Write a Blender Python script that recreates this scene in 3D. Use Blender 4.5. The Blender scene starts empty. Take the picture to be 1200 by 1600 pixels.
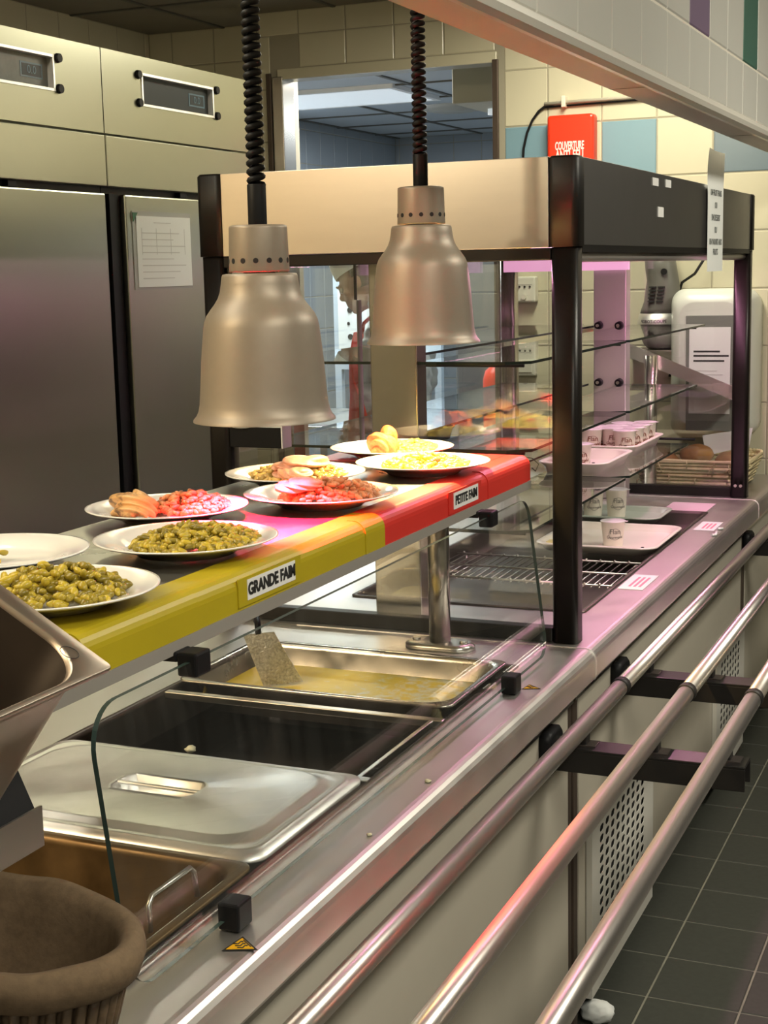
import bpy, bmesh, math, random
import numpy as np
from mathutils import Vector, Matrix
PI = math.pi
random.seed(7)
sc = bpy.context.scene
COL = sc.collection

# ------------------------------------------------------------------ camera
cam_d = bpy.data.cameras.new('camera')
cam = bpy.data.objects.new('camera', cam_d)
COL.objects.link(cam)
cam_d.sensor_fit = 'VERTICAL'
cam_d.sensor_height = 36.0
cam_d.lens = 36.0 * 2294.44 / 1600.0
cam_d.clip_start = 0.05
cam.matrix_world = Matrix(((0.918173, -0.043592, 0.393774, 0.0),
                           (0.395530, 0.157739, -0.904806, 0.0),
                           (-0.022671, 0.986518, 0.162074, 1.6),
                           (0, 0, 0, 1)))
sc.camera = cam

# ------------------------------------------------------------------ world, view, lights
w = bpy.data.worlds.new('world'); sc.world = w
w.use_nodes = True
w.node_tree.nodes['Background'].inputs[0].default_value = (0.9, 0.95, 1.0, 1)
w.node_tree.nodes['Background'].inputs[1].default_value = 0.02
sc.view_settings.view_transform = 'Standard'
sc.view_settings.look = 'None'
sc.view_settings.exposure = 0.0
sc.view_settings.gamma = 1.0
sc.view_settings.use_curve_mapping = False
sc.cycles.use_denoising = True
sc.cycles.max_bounces = 10
sc.cycles.transparent_max_bounces = 24
sc.cycles.glossy_bounces = 6
sc.cycles.diffuse_bounces = 4
sc.cycles.sample_clamp_indirect = 15.0
sc.cycles.caustics_reflective = False
sc.cycles.caustics_refractive = False

def light(name, kind, loc, power, color, size=(0.6, 0.6), rot=(0, 0, 0), parent=None):
    d = bpy.data.lights.new(name, kind)
    d.energy = power; d.color = color
    if kind == 'AREA':
        d.shape = 'RECTANGLE'; d.size, d.size_y = size
    else:
        d.shadow_soft_size = size[0]
    o = bpy.data.objects.new(name, d)
    o.location = loc; o.rotation_euler = rot
    COL.objects.link(o)
    return o
CEIL = 2.6
WARM = (1.0, 0.93, 0.72); COOL = (0.86, 0.95, 1.0)
# ceiling panel lamps: (x, y, sx, sy, watts, colour)
CEILING_LAMPS = [
    (-1.75, 1.55, 0.35, 1.3, 9, WARM),
    (-2.6, -0.2, 0.5, 1.2, 50, (1.0, 0.72, 0.40)),  # added unseen lamp, brightens the front of the cabinet header
    (-1.25, 4.45, 0.3, 0.9, 25, WARM),
    (0.55, 3.6, 0.35, 1.3, 40, (1.0, 0.94, 0.78)),
    (0.55, 0.9, 0.35, 1.3, 38, (1.0, 0.94, 0.78)),
    (0.9, -1.6, 0.6, 1.3, 34, (1.0, 0.96, 0.84)),
    (-3.45, 7.15, 1.1, 0.6, 50, COOL),
    (-1.9, 7.9, 0.6, 1.1, 45, COOL),
    (-2.75, 5.9, 0.6, 0.3, 42, (1.0, 0.97, 0.9)),  # added unseen lamp, brightens the person in the doorway
]
for lx, ly, sx, sy, pw, c in CEILING_LAMPS:
    light('ceiling_lamp_light', 'AREA', (lx, ly, (2.6 if ly < 5.3 else 2.5) - 0.035), pw, c, (sx, sy))

# ------------------------------------------------------------------ mesh helpers
def B():
    return bmesh.new()

def quad(bm, pts, mi=0):
    f = bm.faces.new([bm.verts.new(p) for p in pts]); f.material_index = mi; return f

def box(bm, x0, x1, y0, y1, z0, z1, mi=0):
    v = [bm.verts.new((x, y, z)) for x in (x0, x1) for y in (y0, y1) for z in (z0, z1)]
    for a in ((0, 1, 3, 2), (4, 6, 7, 5), (0, 4, 5, 1), (2, 3, 7, 6), (0, 2, 6, 4), (1, 5, 7, 3)):
        f = bm.faces.new([v[i] for i in a]); f.material_index = mi
    return v

def obox(bm, M, sx, sy, sz, mi=0):
    v = box(bm, -sx/2, sx/2, -sy/2, sy/2, -sz/2, sz/2, mi)
    for q in v: q.co = M @ q.co
    return v

def frame_of(d):
    d = Vector(d).normalized()
    u = d.orthogonal().normalized(); return u, d.cross(u).normalized(), d

def cyl(bm, p0, p1, r0, r1=None, n=24, caps=True, mi=0):
    r1 = r0 if r1 is None else r1
    p0 = Vector(p0); p1 = Vector(p1); u, v, d = frame_of(p1 - p0)
    a = []; b = []
    for i in range(n):
        t = 2*PI*i/n; w_ = u*math.cos(t) + v*math.sin(t)
        a.append(bm.verts.new(p0 + w_*r0)); b.append(bm.verts.new(p1 + w_*r1))
    for i in range(n):
        j = (i+1) % n
        f = bm.faces.new((a[i], a[j], b[j], b[i])); f.material_index = mi; f.smooth = True
    if caps:
        f = bm.faces.new(a[::-1]); f.material_index = mi
        f = bm.faces.new(b); f.material_index = mi

def tube(bm, pts, r, n=10, mi=0, closed=False, rad=None):
    pts = [Vector(p) for p in pts]
    rings = []; u = None
    N = len(pts)
    for i, p in enumerate(pts):
        d = (pts[(i+1) % N if closed else min(i+1, N-1)] - pts[(i-1) % N if closed else max(i-1, 0)]).normalized()
        if u is None: u = d.orthogonal().normalized()
        u = (u - d*u.dot(d)).normalized(); v = d.cross(u)
        rr = r if rad is None else rad[i]
        rings.append([bm.verts.new(p + (u*math.cos(2*PI*k/n) + v*math.sin(2*PI*k/n))*rr) for k in range(n)])
    for i in range(N if closed else N-1):
        a, b = rings[i], rings[(i+1) % N]
        for k in range(n):
            f = bm.faces.new((a[k], a[(k+1) % n], b[(k+1) % n], b[k])); f.smooth = True; f.material_index = mi
    if not closed:
        f = bm.faces.new(rings[0][::-1]); f.material_index = mi
        f = bm.faces.new(rings[-1]); f.material_index = mi

def loft(bm, loops, cap0=True, cap1=True, mi=0, smooth=True):
    rs = [[bm.verts.new(p) for p in L] for L in loops]
    n = len(rs[0])
    for a, b in zip(rs[:-1], rs[1:]):
        for k in range(n):
            f = bm.faces.new((a[k], a[(k+1) % n], b[(k+1) % n], b[k])); f.smooth = smooth; f.material_index = mi
    if cap0: f = bm.faces.new(rs[0][::-1]); f.material_index = mi
    if cap1: f = bm.faces.new(rs[-1]); f.material_index = mi
    return rs

def lathe(bm, prof, c=(0, 0, 0), n=40, cap0=False, cap1=False, mi=0, sx=1, sy=1):
    loft(bm, [[(c[0] + r*sx*math.cos(2*PI*k/n), c[1] + r*sy*math.sin(2*PI*k/n), c[2] + z) for k in range(n)] for r, z in prof],
         cap0, cap1, mi)

def rr(hx, hy, r, n=6):
    r = min(r, hx, hy); out = []
    for cx, cy, a0 in ((hx-r, hy-r, 0), (-hx+r, hy-r, PI/2), (-hx+r, -hy+r, PI), (hx-r, -hy+r, 1.5*PI)):
        for i in range(n+1):
            a = a0 + PI/2*i/n
            out.append((cx + r*math.cos(a), cy + r*math.sin(a)))
    return out

def rloops(bm, cx, cy, rows, n=6, cap0=True, cap1=True, mi=0, smooth=True):
    """rows: (half x, half y, corner radius, z)"""
    return loft(bm, [[(cx+x, cy+y, z) for x, y in rr(hx, hy, r, n)] for hx, hy, r, z in rows], cap0, cap1, mi, smooth)

def prism(bm, poly, axis, d0, d1, mi=0, smooth=False):
    """poly in the two other axes (order x,y,z without axis), extruded along axis"""
    def mk(p, d):
        q = list(p); q.insert(axis, d); return q
    a = [bm.verts.new(mk(p, d0)) for p in poly]; b = [bm.verts.new(mk(p, d1)) for p in poly]
    n = len(poly)
    for k in range(n):
        f = bm.faces.new((a[k], a[(k+1) % n], b[(k+1) % n], b[k])); f.material_index = mi; f.smooth = smooth
    f = bm.faces.new(a[::-1]); f.material_index = mi
    f = bm.faces.new(b); f.material_index = mi

def ico(bm, c, r, sub=2, sc_=(1, 1, 1), M=None, mi=0):
    g = bmesh.ops.create_icosphere(bm, subdivisions=sub, radius=1.0)
    for v in g['verts']:
        p = Vector((v.co.x*r*sc_[0], v.co.y*r*sc_[1], v.co.z*r*sc_[2]))
        if M: p = M @ p
        v.co = p + Vector(c)
    for v in g['verts']:
        for f in v.link_faces: f.smooth = True; f.material_index = mi

def wloc(o):
    p = Vector((0, 0, 0))
    while o is not None:
        p += o.location; o = o.parent
    return p

def thing(name, label, cat, loc=(0, 0, 0), group=None):
    o = bpy.data.objects.new(name, None); o.empty_display_size = 0.05
    COL.objects.link(o); o.location = loc
    o['label'] = label; o['category'] = cat
    if group: o['group'] = group
    return o

def tag(o, label, cat, group=None, kind=None):
    o['label'] = label; o['category'] = cat
    if group: o['group'] = group
    if kind: o['kind'] = kind
    return o

def fin(bm, recalc=True):
    if recalc: bmesh.ops.recalc_face_normals(bm, faces=bm.faces)

def part(name, bm, mats, parent=None, loc=None, bevel=0, smooth=False, label=None, kind=None, recalc=True, seg=2):
    """links bm (world coordinates) as one mesh object under parent (or at loc)"""
    fin(bm, recalc)
    off = wloc(parent) if parent else Vector((0, 0, 0))
    base = off + (Vector(loc) if loc else Vector((0, 0, 0)))
    if base.length > 0: bmesh.ops.translate(bm, verts=bm.verts, vec=-base)
    me = bpy.data.meshes.new(name)
    if smooth:
        for f in bm.faces: f.smooth = True
    bm.to_mesh(me); bm.free()
    for m in (mats if isinstance(mats, (list, tuple)) else [mats]): me.materials.append(m)
    o = bpy.data.objects.new(name, me); COL.objects.link(o)
    if loc: o.location = loc
    if parent: o.parent = parent
    if bevel:
        md = o.modifiers.new('bevel', 'BEVEL'); md.width = bevel; md.segments = seg; md.limit_method = 'ANGLE'; md.angle_limit = 0.7
        md.harden_normals = False
    if label: o['label'] = label
    if kind: o['kind'] = kind
    return o

def struct(name, bm, mats, bevel=0):
    o = part(name, bm, mats, bevel=bevel); o['kind'] = 'structure'; return o

def dup(root, loc, label=None, group=None):
    r = root.copy(); COL.objects.link(r); r.location = loc
    if label: r['label'] = label
    if group: r['group'] = group
    for ch in list(root.children):
        c = ch.copy(); COL.objects.link(c); c.parent = r
        for g in ch.children:
            d = g.copy(); COL.objects.link(d); d.parent = c
    return r

_txt = {}
def text_bm(s, size, depth=0.0006, bend=None, xs=1.0, bold=0.0, align='CENTER', lines=1.0):
    c = bpy.data.curves.new('t', 'FONT'); c.body = s; c.size = size; c.extrude = depth
    c.align_x = align; c.align_y = 'CENTER'; c.offset = bold; c.resolution_u = 3; c.space_line = lines
    o = bpy.data.objects.new('t', c); COL.objects.link(o)
    dg = bpy.context.evaluated_depsgraph_get()
    me = bpy.data.meshes.new_from_object(o.evaluated_get(dg))
    bpy.data.objects.remove(o); bpy.data.curves.remove(c)
    bm = bmesh.new(); bm.from_mesh(me); bpy.data.meshes.remove(me)
    for v in bm.verts:
        v.co.x *= xs
        if bend:
            R = bend + v.co.z; a = v.co.x/bend
            v.co = Vector((R*math.sin(a), v.co.y, R*math.cos(a)))   # x right, y up, z out
    return bm

def place(bm, origin, right, up):
    r = Vector(right).normalized(); u = Vector(up).normalized(); n = r.cross(u)
    M = Matrix((( r.x, u.x, n.x, origin[0]), (r.y, u.y, n.y, origin[1]), (r.z, u.z, n.z, origin[2]), (0, 0, 0, 1)))
    bm.transform(M); return bm

# ------------------------------------------------------------------ materials
MATS = {}
def nodes(name):
    m = bpy.data.materials.new(name); m.use_nodes = True
    nt = m.node_tree; return m, nt, nt.nodes['Principled BSDF'], nt.nodes['Material Output']

def pbr(name, col, rough=0.5, metal=0.0, noise=0.0, nscale=20.0, bump=0.0, stretch=None, rnoise=0.0, spec=None, coat=0.0, emit=None, estr=0.0, trans=0.0, sss=0.0, island=0.0, alpha=1.0):
    m, nt, p, out = nodes(name)
    p.inputs['Base Color'].default_value = (*col, 1)
    p.inputs['Roughness'].default_value = rough
    p.inputs['Metallic'].default_value = metal
    if spec is not None: p.inputs['Specular IOR Level'].default_value = spec
    if coat: p.inputs['Coat Weight'].default_value = coat; p.inputs['Coat Roughness'].default_value = 0.08
    if emit: p.inputs['Emission Color'].default_value = (*emit, 1); p.inputs['Emission Strength'].default_value = estr
    if trans: p.inputs['Transmission Weight'].default_value = trans
    if sss:
        p.inputs['Subsurface Weight'].default_value = sss; p.inputs['Subsurface Radius'].default_value = (0.01, 0.006, 0.004)
    p.inputs['Alpha'].default_value = alpha
    L = nt.links
    if noise or bump or rnoise:
        tc = nt.nodes.new('ShaderNodeTexCoord'); mp = nt.nodes.new('ShaderNodeMapping')
        if stretch: mp.inputs['Scale'].default_value = stretch
        nz = nt.nodes.new('ShaderNodeTexNoise'); nz.inputs['Scale'].default_value = nscale
        nz.inputs['Detail'].default_value = 6; nz.inputs['Roughness'].default_value = 0.6
        L.new(tc.outputs['Object'], mp.inputs['Vector']); L.new(mp.outputs['Vector'], nz.inputs['Vector'])
        if noise:
            rmp = nt.nodes.new('ShaderNodeMapRange')
            rmp.inputs['From Min'].default_value = 0.25; rmp.inputs['From Max'].default_value = 0.75
            rmp.inputs['To Min'].default_value = 1-noise; rmp.inputs['To Max'].default_value = 1+noise
            mx = nt.nodes.new('ShaderNodeVectorMath'); mx.operation = 'SCALE'
            mx.inputs[0].default_value = col
            L.new(nz.outputs['Fac'], rmp.inputs['Value']); L.new(rmp.outputs['Result'], mx.inputs['Scale'])
            L.new(mx.outputs['Vector'], p.inputs['Base Color'])
        if rnoise:
            r2 = nt.nodes.new('ShaderNodeMapRange')
            r2.inputs['From Min'].default_value = 0.25; r2.inputs['From Max'].default_value = 0.75
            r2.inputs['To Min'].default_value = max(0.02, rough-rnoise); r2.inputs['To Max'].default_value = rough+rnoise
            L.new(nz.outputs['Fac'], r2.inputs['Value']); L.new(r2.outputs['Result'], p.inputs['Roughness'])
        if bump:
            b = nt.nodes.new('ShaderNodeBump'); b.inputs['Strength'].default_value = bump; b.inputs['Distance'].default_value = 0.003
            L.new(nz.outputs['Fac'], b.inputs['Height']); L.new(b.outputs['Normal'], p.inputs['Normal'])
    if island:
        g = nt.nodes.new('ShaderNodeNewGeometry'); r3 = nt.nodes.new('ShaderNodeMapRange')
        r3.inputs['To Min'].default_value = 1-island; r3.inputs['To Max'].default_value = 1+island
        mx = nt.nodes.new('ShaderNodeVectorMath'); mx.operation = 'SCALE'; mx.inputs[0].default_value = col
        L.new(g.outputs['Random Per Island'], r3.inputs['Value']); L.new(r3.outputs['Result'], mx.inputs['Scale'])
        L.new(mx.outputs['Vector'], p.inputs['Base Color'])
    return m

def thin_glass(name, tint=(0.93, 0.97, 0.95), smear=0.0, nscale=6, rough=0.0):
    """clear sheet: Schlick mix of a see-through and a mirror term, with faint wipe marks on the surface"""
    m = bpy.data.materials.new(name); m.use_nodes = True
    nt = m.node_tree; L = nt.links; nt.nodes.remove(nt.nodes['Principled BSDF']); out = nt.nodes['Material Output']
    tr = nt.nodes.new('ShaderNodeBsdfTransparent'); tr.inputs[0].default_value = (*tint, 1)
    gl = nt.nodes.new('ShaderNodeBsdfGlossy'); gl.inputs['Roughness'].default_value = rough; gl.inputs['Color'].default_value = (1, 1, 1, 1)
    lw = nt.nodes.new('ShaderNodeLayerWeight'); lw.inputs['Blend'].default_value = 0.5
    pw = nt.nodes.new('ShaderNodeMath'); pw.operation = 'POWER'; pw.inputs[1].default_value = 5.0
    ma = nt.nodes.new('ShaderNodeMath'); ma.operation = 'MULTIPLY_ADD'; ma.inputs[1].default_value = 0.93; ma.inputs[2].default_value = 0.045
    mx = nt.nodes.new('ShaderNodeMixShader')
    L.new(lw.outputs['Facing'], pw.inputs[0]); L.new(pw.outputs[0], ma.inputs[0]); L.new(ma.outputs[0], mx.inputs['Fac'])
    L.new(tr.outputs[0], mx.inputs[1]); L.new(gl.outputs[0], mx.inputs[2])
    last = mx
    if smear:
        df = nt.nodes.new('ShaderNodeBsdfDiffuse'); df.inputs[0].default_value = (0.75, 0.75, 0.7, 1)
        tc = nt.nodes.new('ShaderNodeTexCoord'); mp = nt.nodes.new('ShaderNodeMapping'); mp.inputs['Scale'].default_value = (1, 9, 0.8)
        nz = nt.nodes.new('ShaderNodeTexNoise'); nz.inputs['Scale'].default_value = nscale; nz.inputs['Detail'].default_value = 4
        r = nt.nodes.new('ShaderNodeMapRange'); r.inputs['From Min'].default_value = 0.45; r.inputs['From Max'].default_value = 0.8
        r.inputs['To Min'].default_value = smear*0.25; r.inputs['To Max'].default_value = smear
        m2 = nt.nodes.new('ShaderNodeMixShader')
        L.new(tc.outputs['Object'], mp.inputs[0]); L.new(mp.outputs[0], nz.inputs['Vector']); L.new(nz.outputs['Fac'], r.inputs['Value'])
        L.new(r.outputs[0], m2.inputs['Fac']); L.new(mx.outputs[0], m2.inputs[1]); L.new(df.outputs[0], m2.inputs[2]); last = m2
    L.new(last.outputs[0], out.inputs[0])
    return m

def emis(name, col, s):
    return pbr(name, (0.8, 0.8, 0.8), 0.5, emit=col, estr=s)

STEEL = pbr('brushed_steel', (0.62, 0.60, 0.56), 0.30, 1.0, noise=0.04, nscale=8, rnoise=0.05)
STEEL_TOP = pbr('counter_steel', (0.68, 0.66, 0.63), 0.43, 1.0, noise=0.035, nscale=5, stretch=(3, 3, 3), rnoise=0.05)
STEEL_V = pbr('steel_vertical_grain', (0.52, 0.48, 0.43), 0.25, 1.0, noise=0.04, nscale=5)
STEEL_SAT = pbr('satin_column_steel', (0.66, 0.63, 0.62), 0.5, 0.9, noise=0.04, nscale=5)
STEEL_FR = pbr('fridge_steel', (0.41, 0.415, 0.325), 0.28, 1.0, noise=0.04, nscale=1.5)
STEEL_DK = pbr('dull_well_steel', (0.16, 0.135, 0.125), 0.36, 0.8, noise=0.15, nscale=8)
STEEL_PAN = pbr('pan_steel', (0.66, 0.62, 0.56), 0.24, 1.0, noise=0.12, nscale=10, rnoise=0.08)
STEEL_LID = pbr('lid_steel', (0.88, 0.87, 0.85), 0.42, 1.0, noise=0.12, nscale=9, rnoise=0.10)
STEEL_BURNT = pbr('stained_pan_steel', (0.15, 0.09, 0.035), 0.4, 0.6, noise=0.35, nscale=12, rnoise=0.12)
TUBE = pbr('polished_tube', (0.86, 0.82, 0.78), 0.33, 1.0)
LAMP = pbr('lamp_champagne_metal', (0.30, 0.25, 0.195), 0.44, 0.35, noise=0.03, nscale=60)
LAMP_IN = pbr('lamp_inner_reflector', (0.75, 0.7, 0.62), 0.35, 0.8)
BLACK = pbr('black_frame', (0.010, 0.009, 0.008), 0.45, spec=0.3)
BLACK_BR = pbr('brown_black_anodised', (0.009, 0.007, 0.006), 0.36, spec=0.28)
BLACK_PL = pbr('black_plastic', (0.008, 0.008, 0.009), 0.5, spec=0.2)
RUBBER = pbr('black_rubber', (0.012, 0.012, 0.012), 0.55)
BROWN = pbr('brown_profile', (0.09, 0.065, 0.05), 0.45, 0.4)
PANEL = pbr('counter_panel_cream', (0.52, 0.48, 0.40), 0.42, noise=0.05, nscale=3)
VENT = pbr('vent_white_enamel', (0.76, 0.74, 0.68), 0.4)
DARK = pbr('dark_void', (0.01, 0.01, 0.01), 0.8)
GLASS = thin_glass('clear_glass', (0.97, 0.985, 0.98))
GLASS_SG = thin_glass('smeared_guard_glass', (0.98, 0.99, 0.985), 0.022, 5)
GLASS_EDGE = pbr('glass_edge', (0.006, 0.014, 0.012), 0.25, spec=0.3)
YELLOW = pbr('yellow_film', (0.43, 0.335, 0.012), 0.38, noise=0.06, nscale=6)
RED = pbr('red_film', (0.62, 0.035, 0.025), 0.38, noise=0.06, nscale=6)
WHITE = pbr('white_label', (0.80, 0.79, 0.77), 0.5)
PAPER = pbr('white_paper', (0.82, 0.84, 0.82), 0.7)
INK = pbr('black_ink', (0.012, 0.012, 0.012), 0.6)
INK_G = pbr('grey_ink', (0.60, 0.60, 0.58), 0.7)
INK_M = pbr('faded_ink', (0.13, 0.14, 0.14), 0.6)
INK_P = pbr('pink_ink', (0.75, 0.25, 0.35), 0.7)
PLATE = pbr('white_china', (0.82, 0.80, 0.76), 0.12, coat=0.4)
TRAYM = pbr('cream_tray_plastic', (0.78, 0.74, 0.66), 0.35)
TRAYG = pbr('grey_green_tray', (0.45, 0.50, 0.43), 0.4)
TILE_C = pbr('tile_cream', (0.62, 0.58, 0.43), 0.22, noise=0.03, nscale=3)
TILE_W = pbr('tile_white', (0.60, 0.59, 0.54), 0.22, noise=0.03, nscale=3)
TILE_B = pbr('tile_blue', (0.20, 0.34, 0.42), 0.22, noise=0.03, nscale=3)
TILE_D = pbr('tile_slate_blue', (0.13, 0.19, 0.24), 0.22, noise=0.03, nscale=3)
TILE_P = pbr('tile_purple', (0.22, 0.16, 0.24), 0.22)
TILE_G = pbr('tile_green', (0.08, 0.17, 0.13), 0.22)
GROUT = pbr('grout', (0.36, 0.33, 0.25), 0.8)
FLOOR_T = pbr('floor_tile_slate', (0.055, 0.058, 0.048), 0.5, noise=0.16, nscale=60, bump=0.1)
FLOOR_G = pbr('floor_grout', (0.24, 0.23, 0.18), 0.85, noise=0.3, nscale=9)
PLASTER = pbr('plaster', (0.13, 0.115, 0.095), 0.7)
SOFFIT = pbr('soffit_paint', (0.62, 0.57, 0.48), 0.55)
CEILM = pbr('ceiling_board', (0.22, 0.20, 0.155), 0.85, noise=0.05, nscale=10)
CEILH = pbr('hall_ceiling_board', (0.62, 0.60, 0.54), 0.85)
WALLH = pbr('hall_wall_paint', (0.50, 0.48, 0.42), 0.7)
CEILG = pbr('ceiling_grid', (0.10, 0.095, 0.08), 0.6)
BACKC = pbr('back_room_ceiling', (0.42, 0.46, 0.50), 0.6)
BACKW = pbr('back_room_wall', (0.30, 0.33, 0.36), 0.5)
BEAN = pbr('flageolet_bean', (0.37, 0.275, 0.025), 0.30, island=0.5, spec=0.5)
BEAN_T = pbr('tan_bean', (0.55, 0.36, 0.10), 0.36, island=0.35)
BEAN_R = pbr('tomato_bean', (0.62, 0.24, 0.10), 0.35, island=0.3)  # base made redder to carry the red heat lamp's light
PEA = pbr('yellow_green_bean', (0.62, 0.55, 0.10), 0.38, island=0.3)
def mottled(name, a, b, scale, lo, hi, rough=0.4, bump=0.4):
    m, nt, p, out = nodes(name); L = nt.links
    tc = nt.nodes.new('ShaderNodeTexCoord'); nz = nt.nodes.new('ShaderNodeTexNoise')
    nz.inputs['Scale'].default_value = scale; nz.inputs['Detail'].default_value = 7; nz.inputs['Roughness'].default_value = 0.65
    rp = nt.nodes.new('ShaderNodeMapRange'); rp.inputs['From Min'].default_value = lo; rp.inputs['From Max'].default_value = hi
    mx = nt.nodes.new('ShaderNodeMix'); mx.data_type = 'RGBA'; mx.inputs[6].default_value = (*a, 1); mx.inputs[7].default_value = (*b, 1)
    L.new(tc.outputs['Object'], nz.inputs['Vector']); L.new(nz.outputs['Fac'], rp.inputs['Value']); L.new(rp.outputs[0], mx.inputs[0]); L.new(mx.outputs[2], p.inputs['Base Color'])
    bp = nt.nodes.new('ShaderNodeBump'); bp.inputs['Strength'].default_value = bump; bp.inputs['Distance'].default_value = 0.003
    L.new(nz.outputs['Fac'], bp.inputs['Height']); L.new(bp.outputs['Normal'], p.inputs['Normal']); p.inputs['Roughness'].default_value = rough
    return m
SALMON = mottled('salmon_flesh', (0.60, 0.075, 0.018), (0.80, 0.22, 0.09), 70, 0.35, 0.65, 0.5, 0.9)
MEAT = mottled('roast_pork', (0.62, 0.24, 0.12), (0.78, 0.48, 0.34), 45, 0.35, 0.7, 0.4, 0.5)
CHICK = mottled('chicken_skin', (0.10, 0.04, 0.015), (0.72, 0.42, 0.17), 34, 0.36, 0.5, 0.35, 0.7)
CRUST = pbr('browned_crust', (0.13, 0.06, 0.025), 0.5)
SAUCE = pbr('butter_sauce', (0.60, 0.46, 0.09), 0.16, noise=0.22, nscale=25, bump=0.35)
def froth_sauce():
    m, nt, p, out = nodes('frothy_butter_sauce'); L = nt.links
    tc = nt.nodes.new('ShaderNodeTexCoord'); sx = nt.nodes.new('ShaderNodeSeparateXYZ'); nz = nt.nodes.new('ShaderNodeTexNoise')
    nz.inputs['Scale'].default_value = 38; nz.inputs['Detail'].default_value = 8; nz.inputs['Roughness'].default_value = 0.7
    L.new(tc.outputs['Object'], sx.inputs[0]); L.new(tc.outputs['Object'], nz.inputs['Vector'])
    ad = nt.nodes.new('ShaderNodeMath'); ad.operation = 'MULTIPLY_ADD'; ad.inputs[1].default_value = 0.75
    L.new(sx.outputs['X'], ad.inputs[0]); L.new(nz.outputs['Fac'], ad.inputs[2])
    rp = nt.nodes.new('ShaderNodeMapRange'); rp.inputs['From Min'].default_value = 0.53; rp.inputs['From Max'].default_value = 0.68
    L.new(ad.outputs[0], rp.inputs['Value'])
    mx = nt.nodes.new('ShaderNodeMix'); mx.data_type = 'RGBA'; mx.inputs[6].default_value = (0.84, 0.60, 0.035, 1); mx.inputs[7].default_value = (0.82, 0.77, 0.52, 1)
    L.new(rp.outputs[0], mx.inputs[0]); L.new(mx.outputs[2], p.inputs['Base Color'])
    p.inputs['Roughness'].default_value = 0.4
    bp = nt.nodes.new('ShaderNodeBump'); bp.inputs['Strength'].default_value = 0.35; bp.inputs['Distance'].default_value = 0.002
    L.new(nz.outputs['Fac'], bp.inputs['Height']); L.new(bp.outputs['Normal'], p.inputs['Normal'])
    return m
SAUCE2 = froth_sauce()
FROTH = pbr('sauce_froth', (0.80, 0.74, 0.50), 0.5, noise=0.15, nscale=120, bump=0.4)
BROTH = pbr('brown_broth', (0.17, 0.10, 0.03), 0.25, noise=0.25, nscale=9)
WICKER = pbr('dark_wicker', (0.10, 0.065, 0.035), 0.6, noise=0.3, nscale=60, bump=0.5)
CLOTH = pbr('linen_cloth', (0.15, 0.10, 0.055), 0.9, noise=0.22, nscale=90, bump=0.25)
STRAW = pbr('straw_wicker', (0.76, 0.64, 0.38), 0.65, noise=0.2, nscale=40)
BREAD = pbr('bread_crust', (0.30, 0.145, 0.045), 0.6, noise=0.3, nscale=25, bump=0.3)
CUP = pbr('cup_plastic', (0.82, 0.76, 0.66), 0.35, sss=0.0)
CUPLID = pbr('cup_foil_lid', (0.80, 0.74, 0.78), 0.3, metal=0.1)
CUPINK = pbr('cup_print_brown', (0.20, 0.06, 0.03), 0.5)
CUPINK2 = pbr('cup_print_grey', (0.22, 0.20, 0.18), 0.5)
CUPRED = pbr('cup_print_caramel', (0.45, 0.12, 0.05), 0.5)
REDBOX = pbr('fire_box_red', (0.78, 0.04, 0.01), 0.3)
BOXW = pbr('switch_box_cream', (0.72, 0.70, 0.60), 0.45)
BOXG = pbr('switch_box_grey', (0.45, 0.43, 0.38), 0.5)
DISP = pbr('dispenser_plastic', (0.66, 0.68, 0.62), 0.3)
DISPW = pbr('dispenser_window', (0.20, 0.21, 0.19), 0.15)
MIXER = pbr('mixer_grey', (0.13, 0.125, 0.11), 0.4)
SKIN = pbr('skin', (0.50, 0.27, 0.19), 0.5, noise=0.08, nscale=30)
JACKET = pbr('chef_jacket', (0.66, 0.72, 0.76), 0.85, noise=0.06, nscale=20)
APRON = pbr('red_apron', (0.75, 0.03, 0.015), 0.7, noise=0.08, nscale=15)
HAT = pbr('white_hat', (0.80, 0.80, 0.76), 0.8)
HAIR = pbr('short_dark_hair', (0.10, 0.075, 0.055), 0.8)
TROUSER = pbr('dark_trousers', (0.03, 0.03, 0.035), 0.8)
LCD = pbr('control_screen', (0.03, 0.042, 0.05), 0.4, spec=0.25)
LCD_G = pbr('control_screen_dull', (0.13, 0.15, 0.14), 0.4, noise=0.2, nscale=40)
LCDB = pbr('display_blue', (0.09, 0.18, 0.25), 0.4)
AMBER = pbr('warning_yellow', (0.85, 0.45, 0.01), 0.4)
FOIL = pbr('butter_foil', (0.80, 0.66, 0.25), 0.35)
GREEN = pbr('green_magnet', (0.02, 0.12, 0.05), 0.5)
PURPLE = pbr('pink_card', (0.78, 0.56, 0.66), 0.5)

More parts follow.
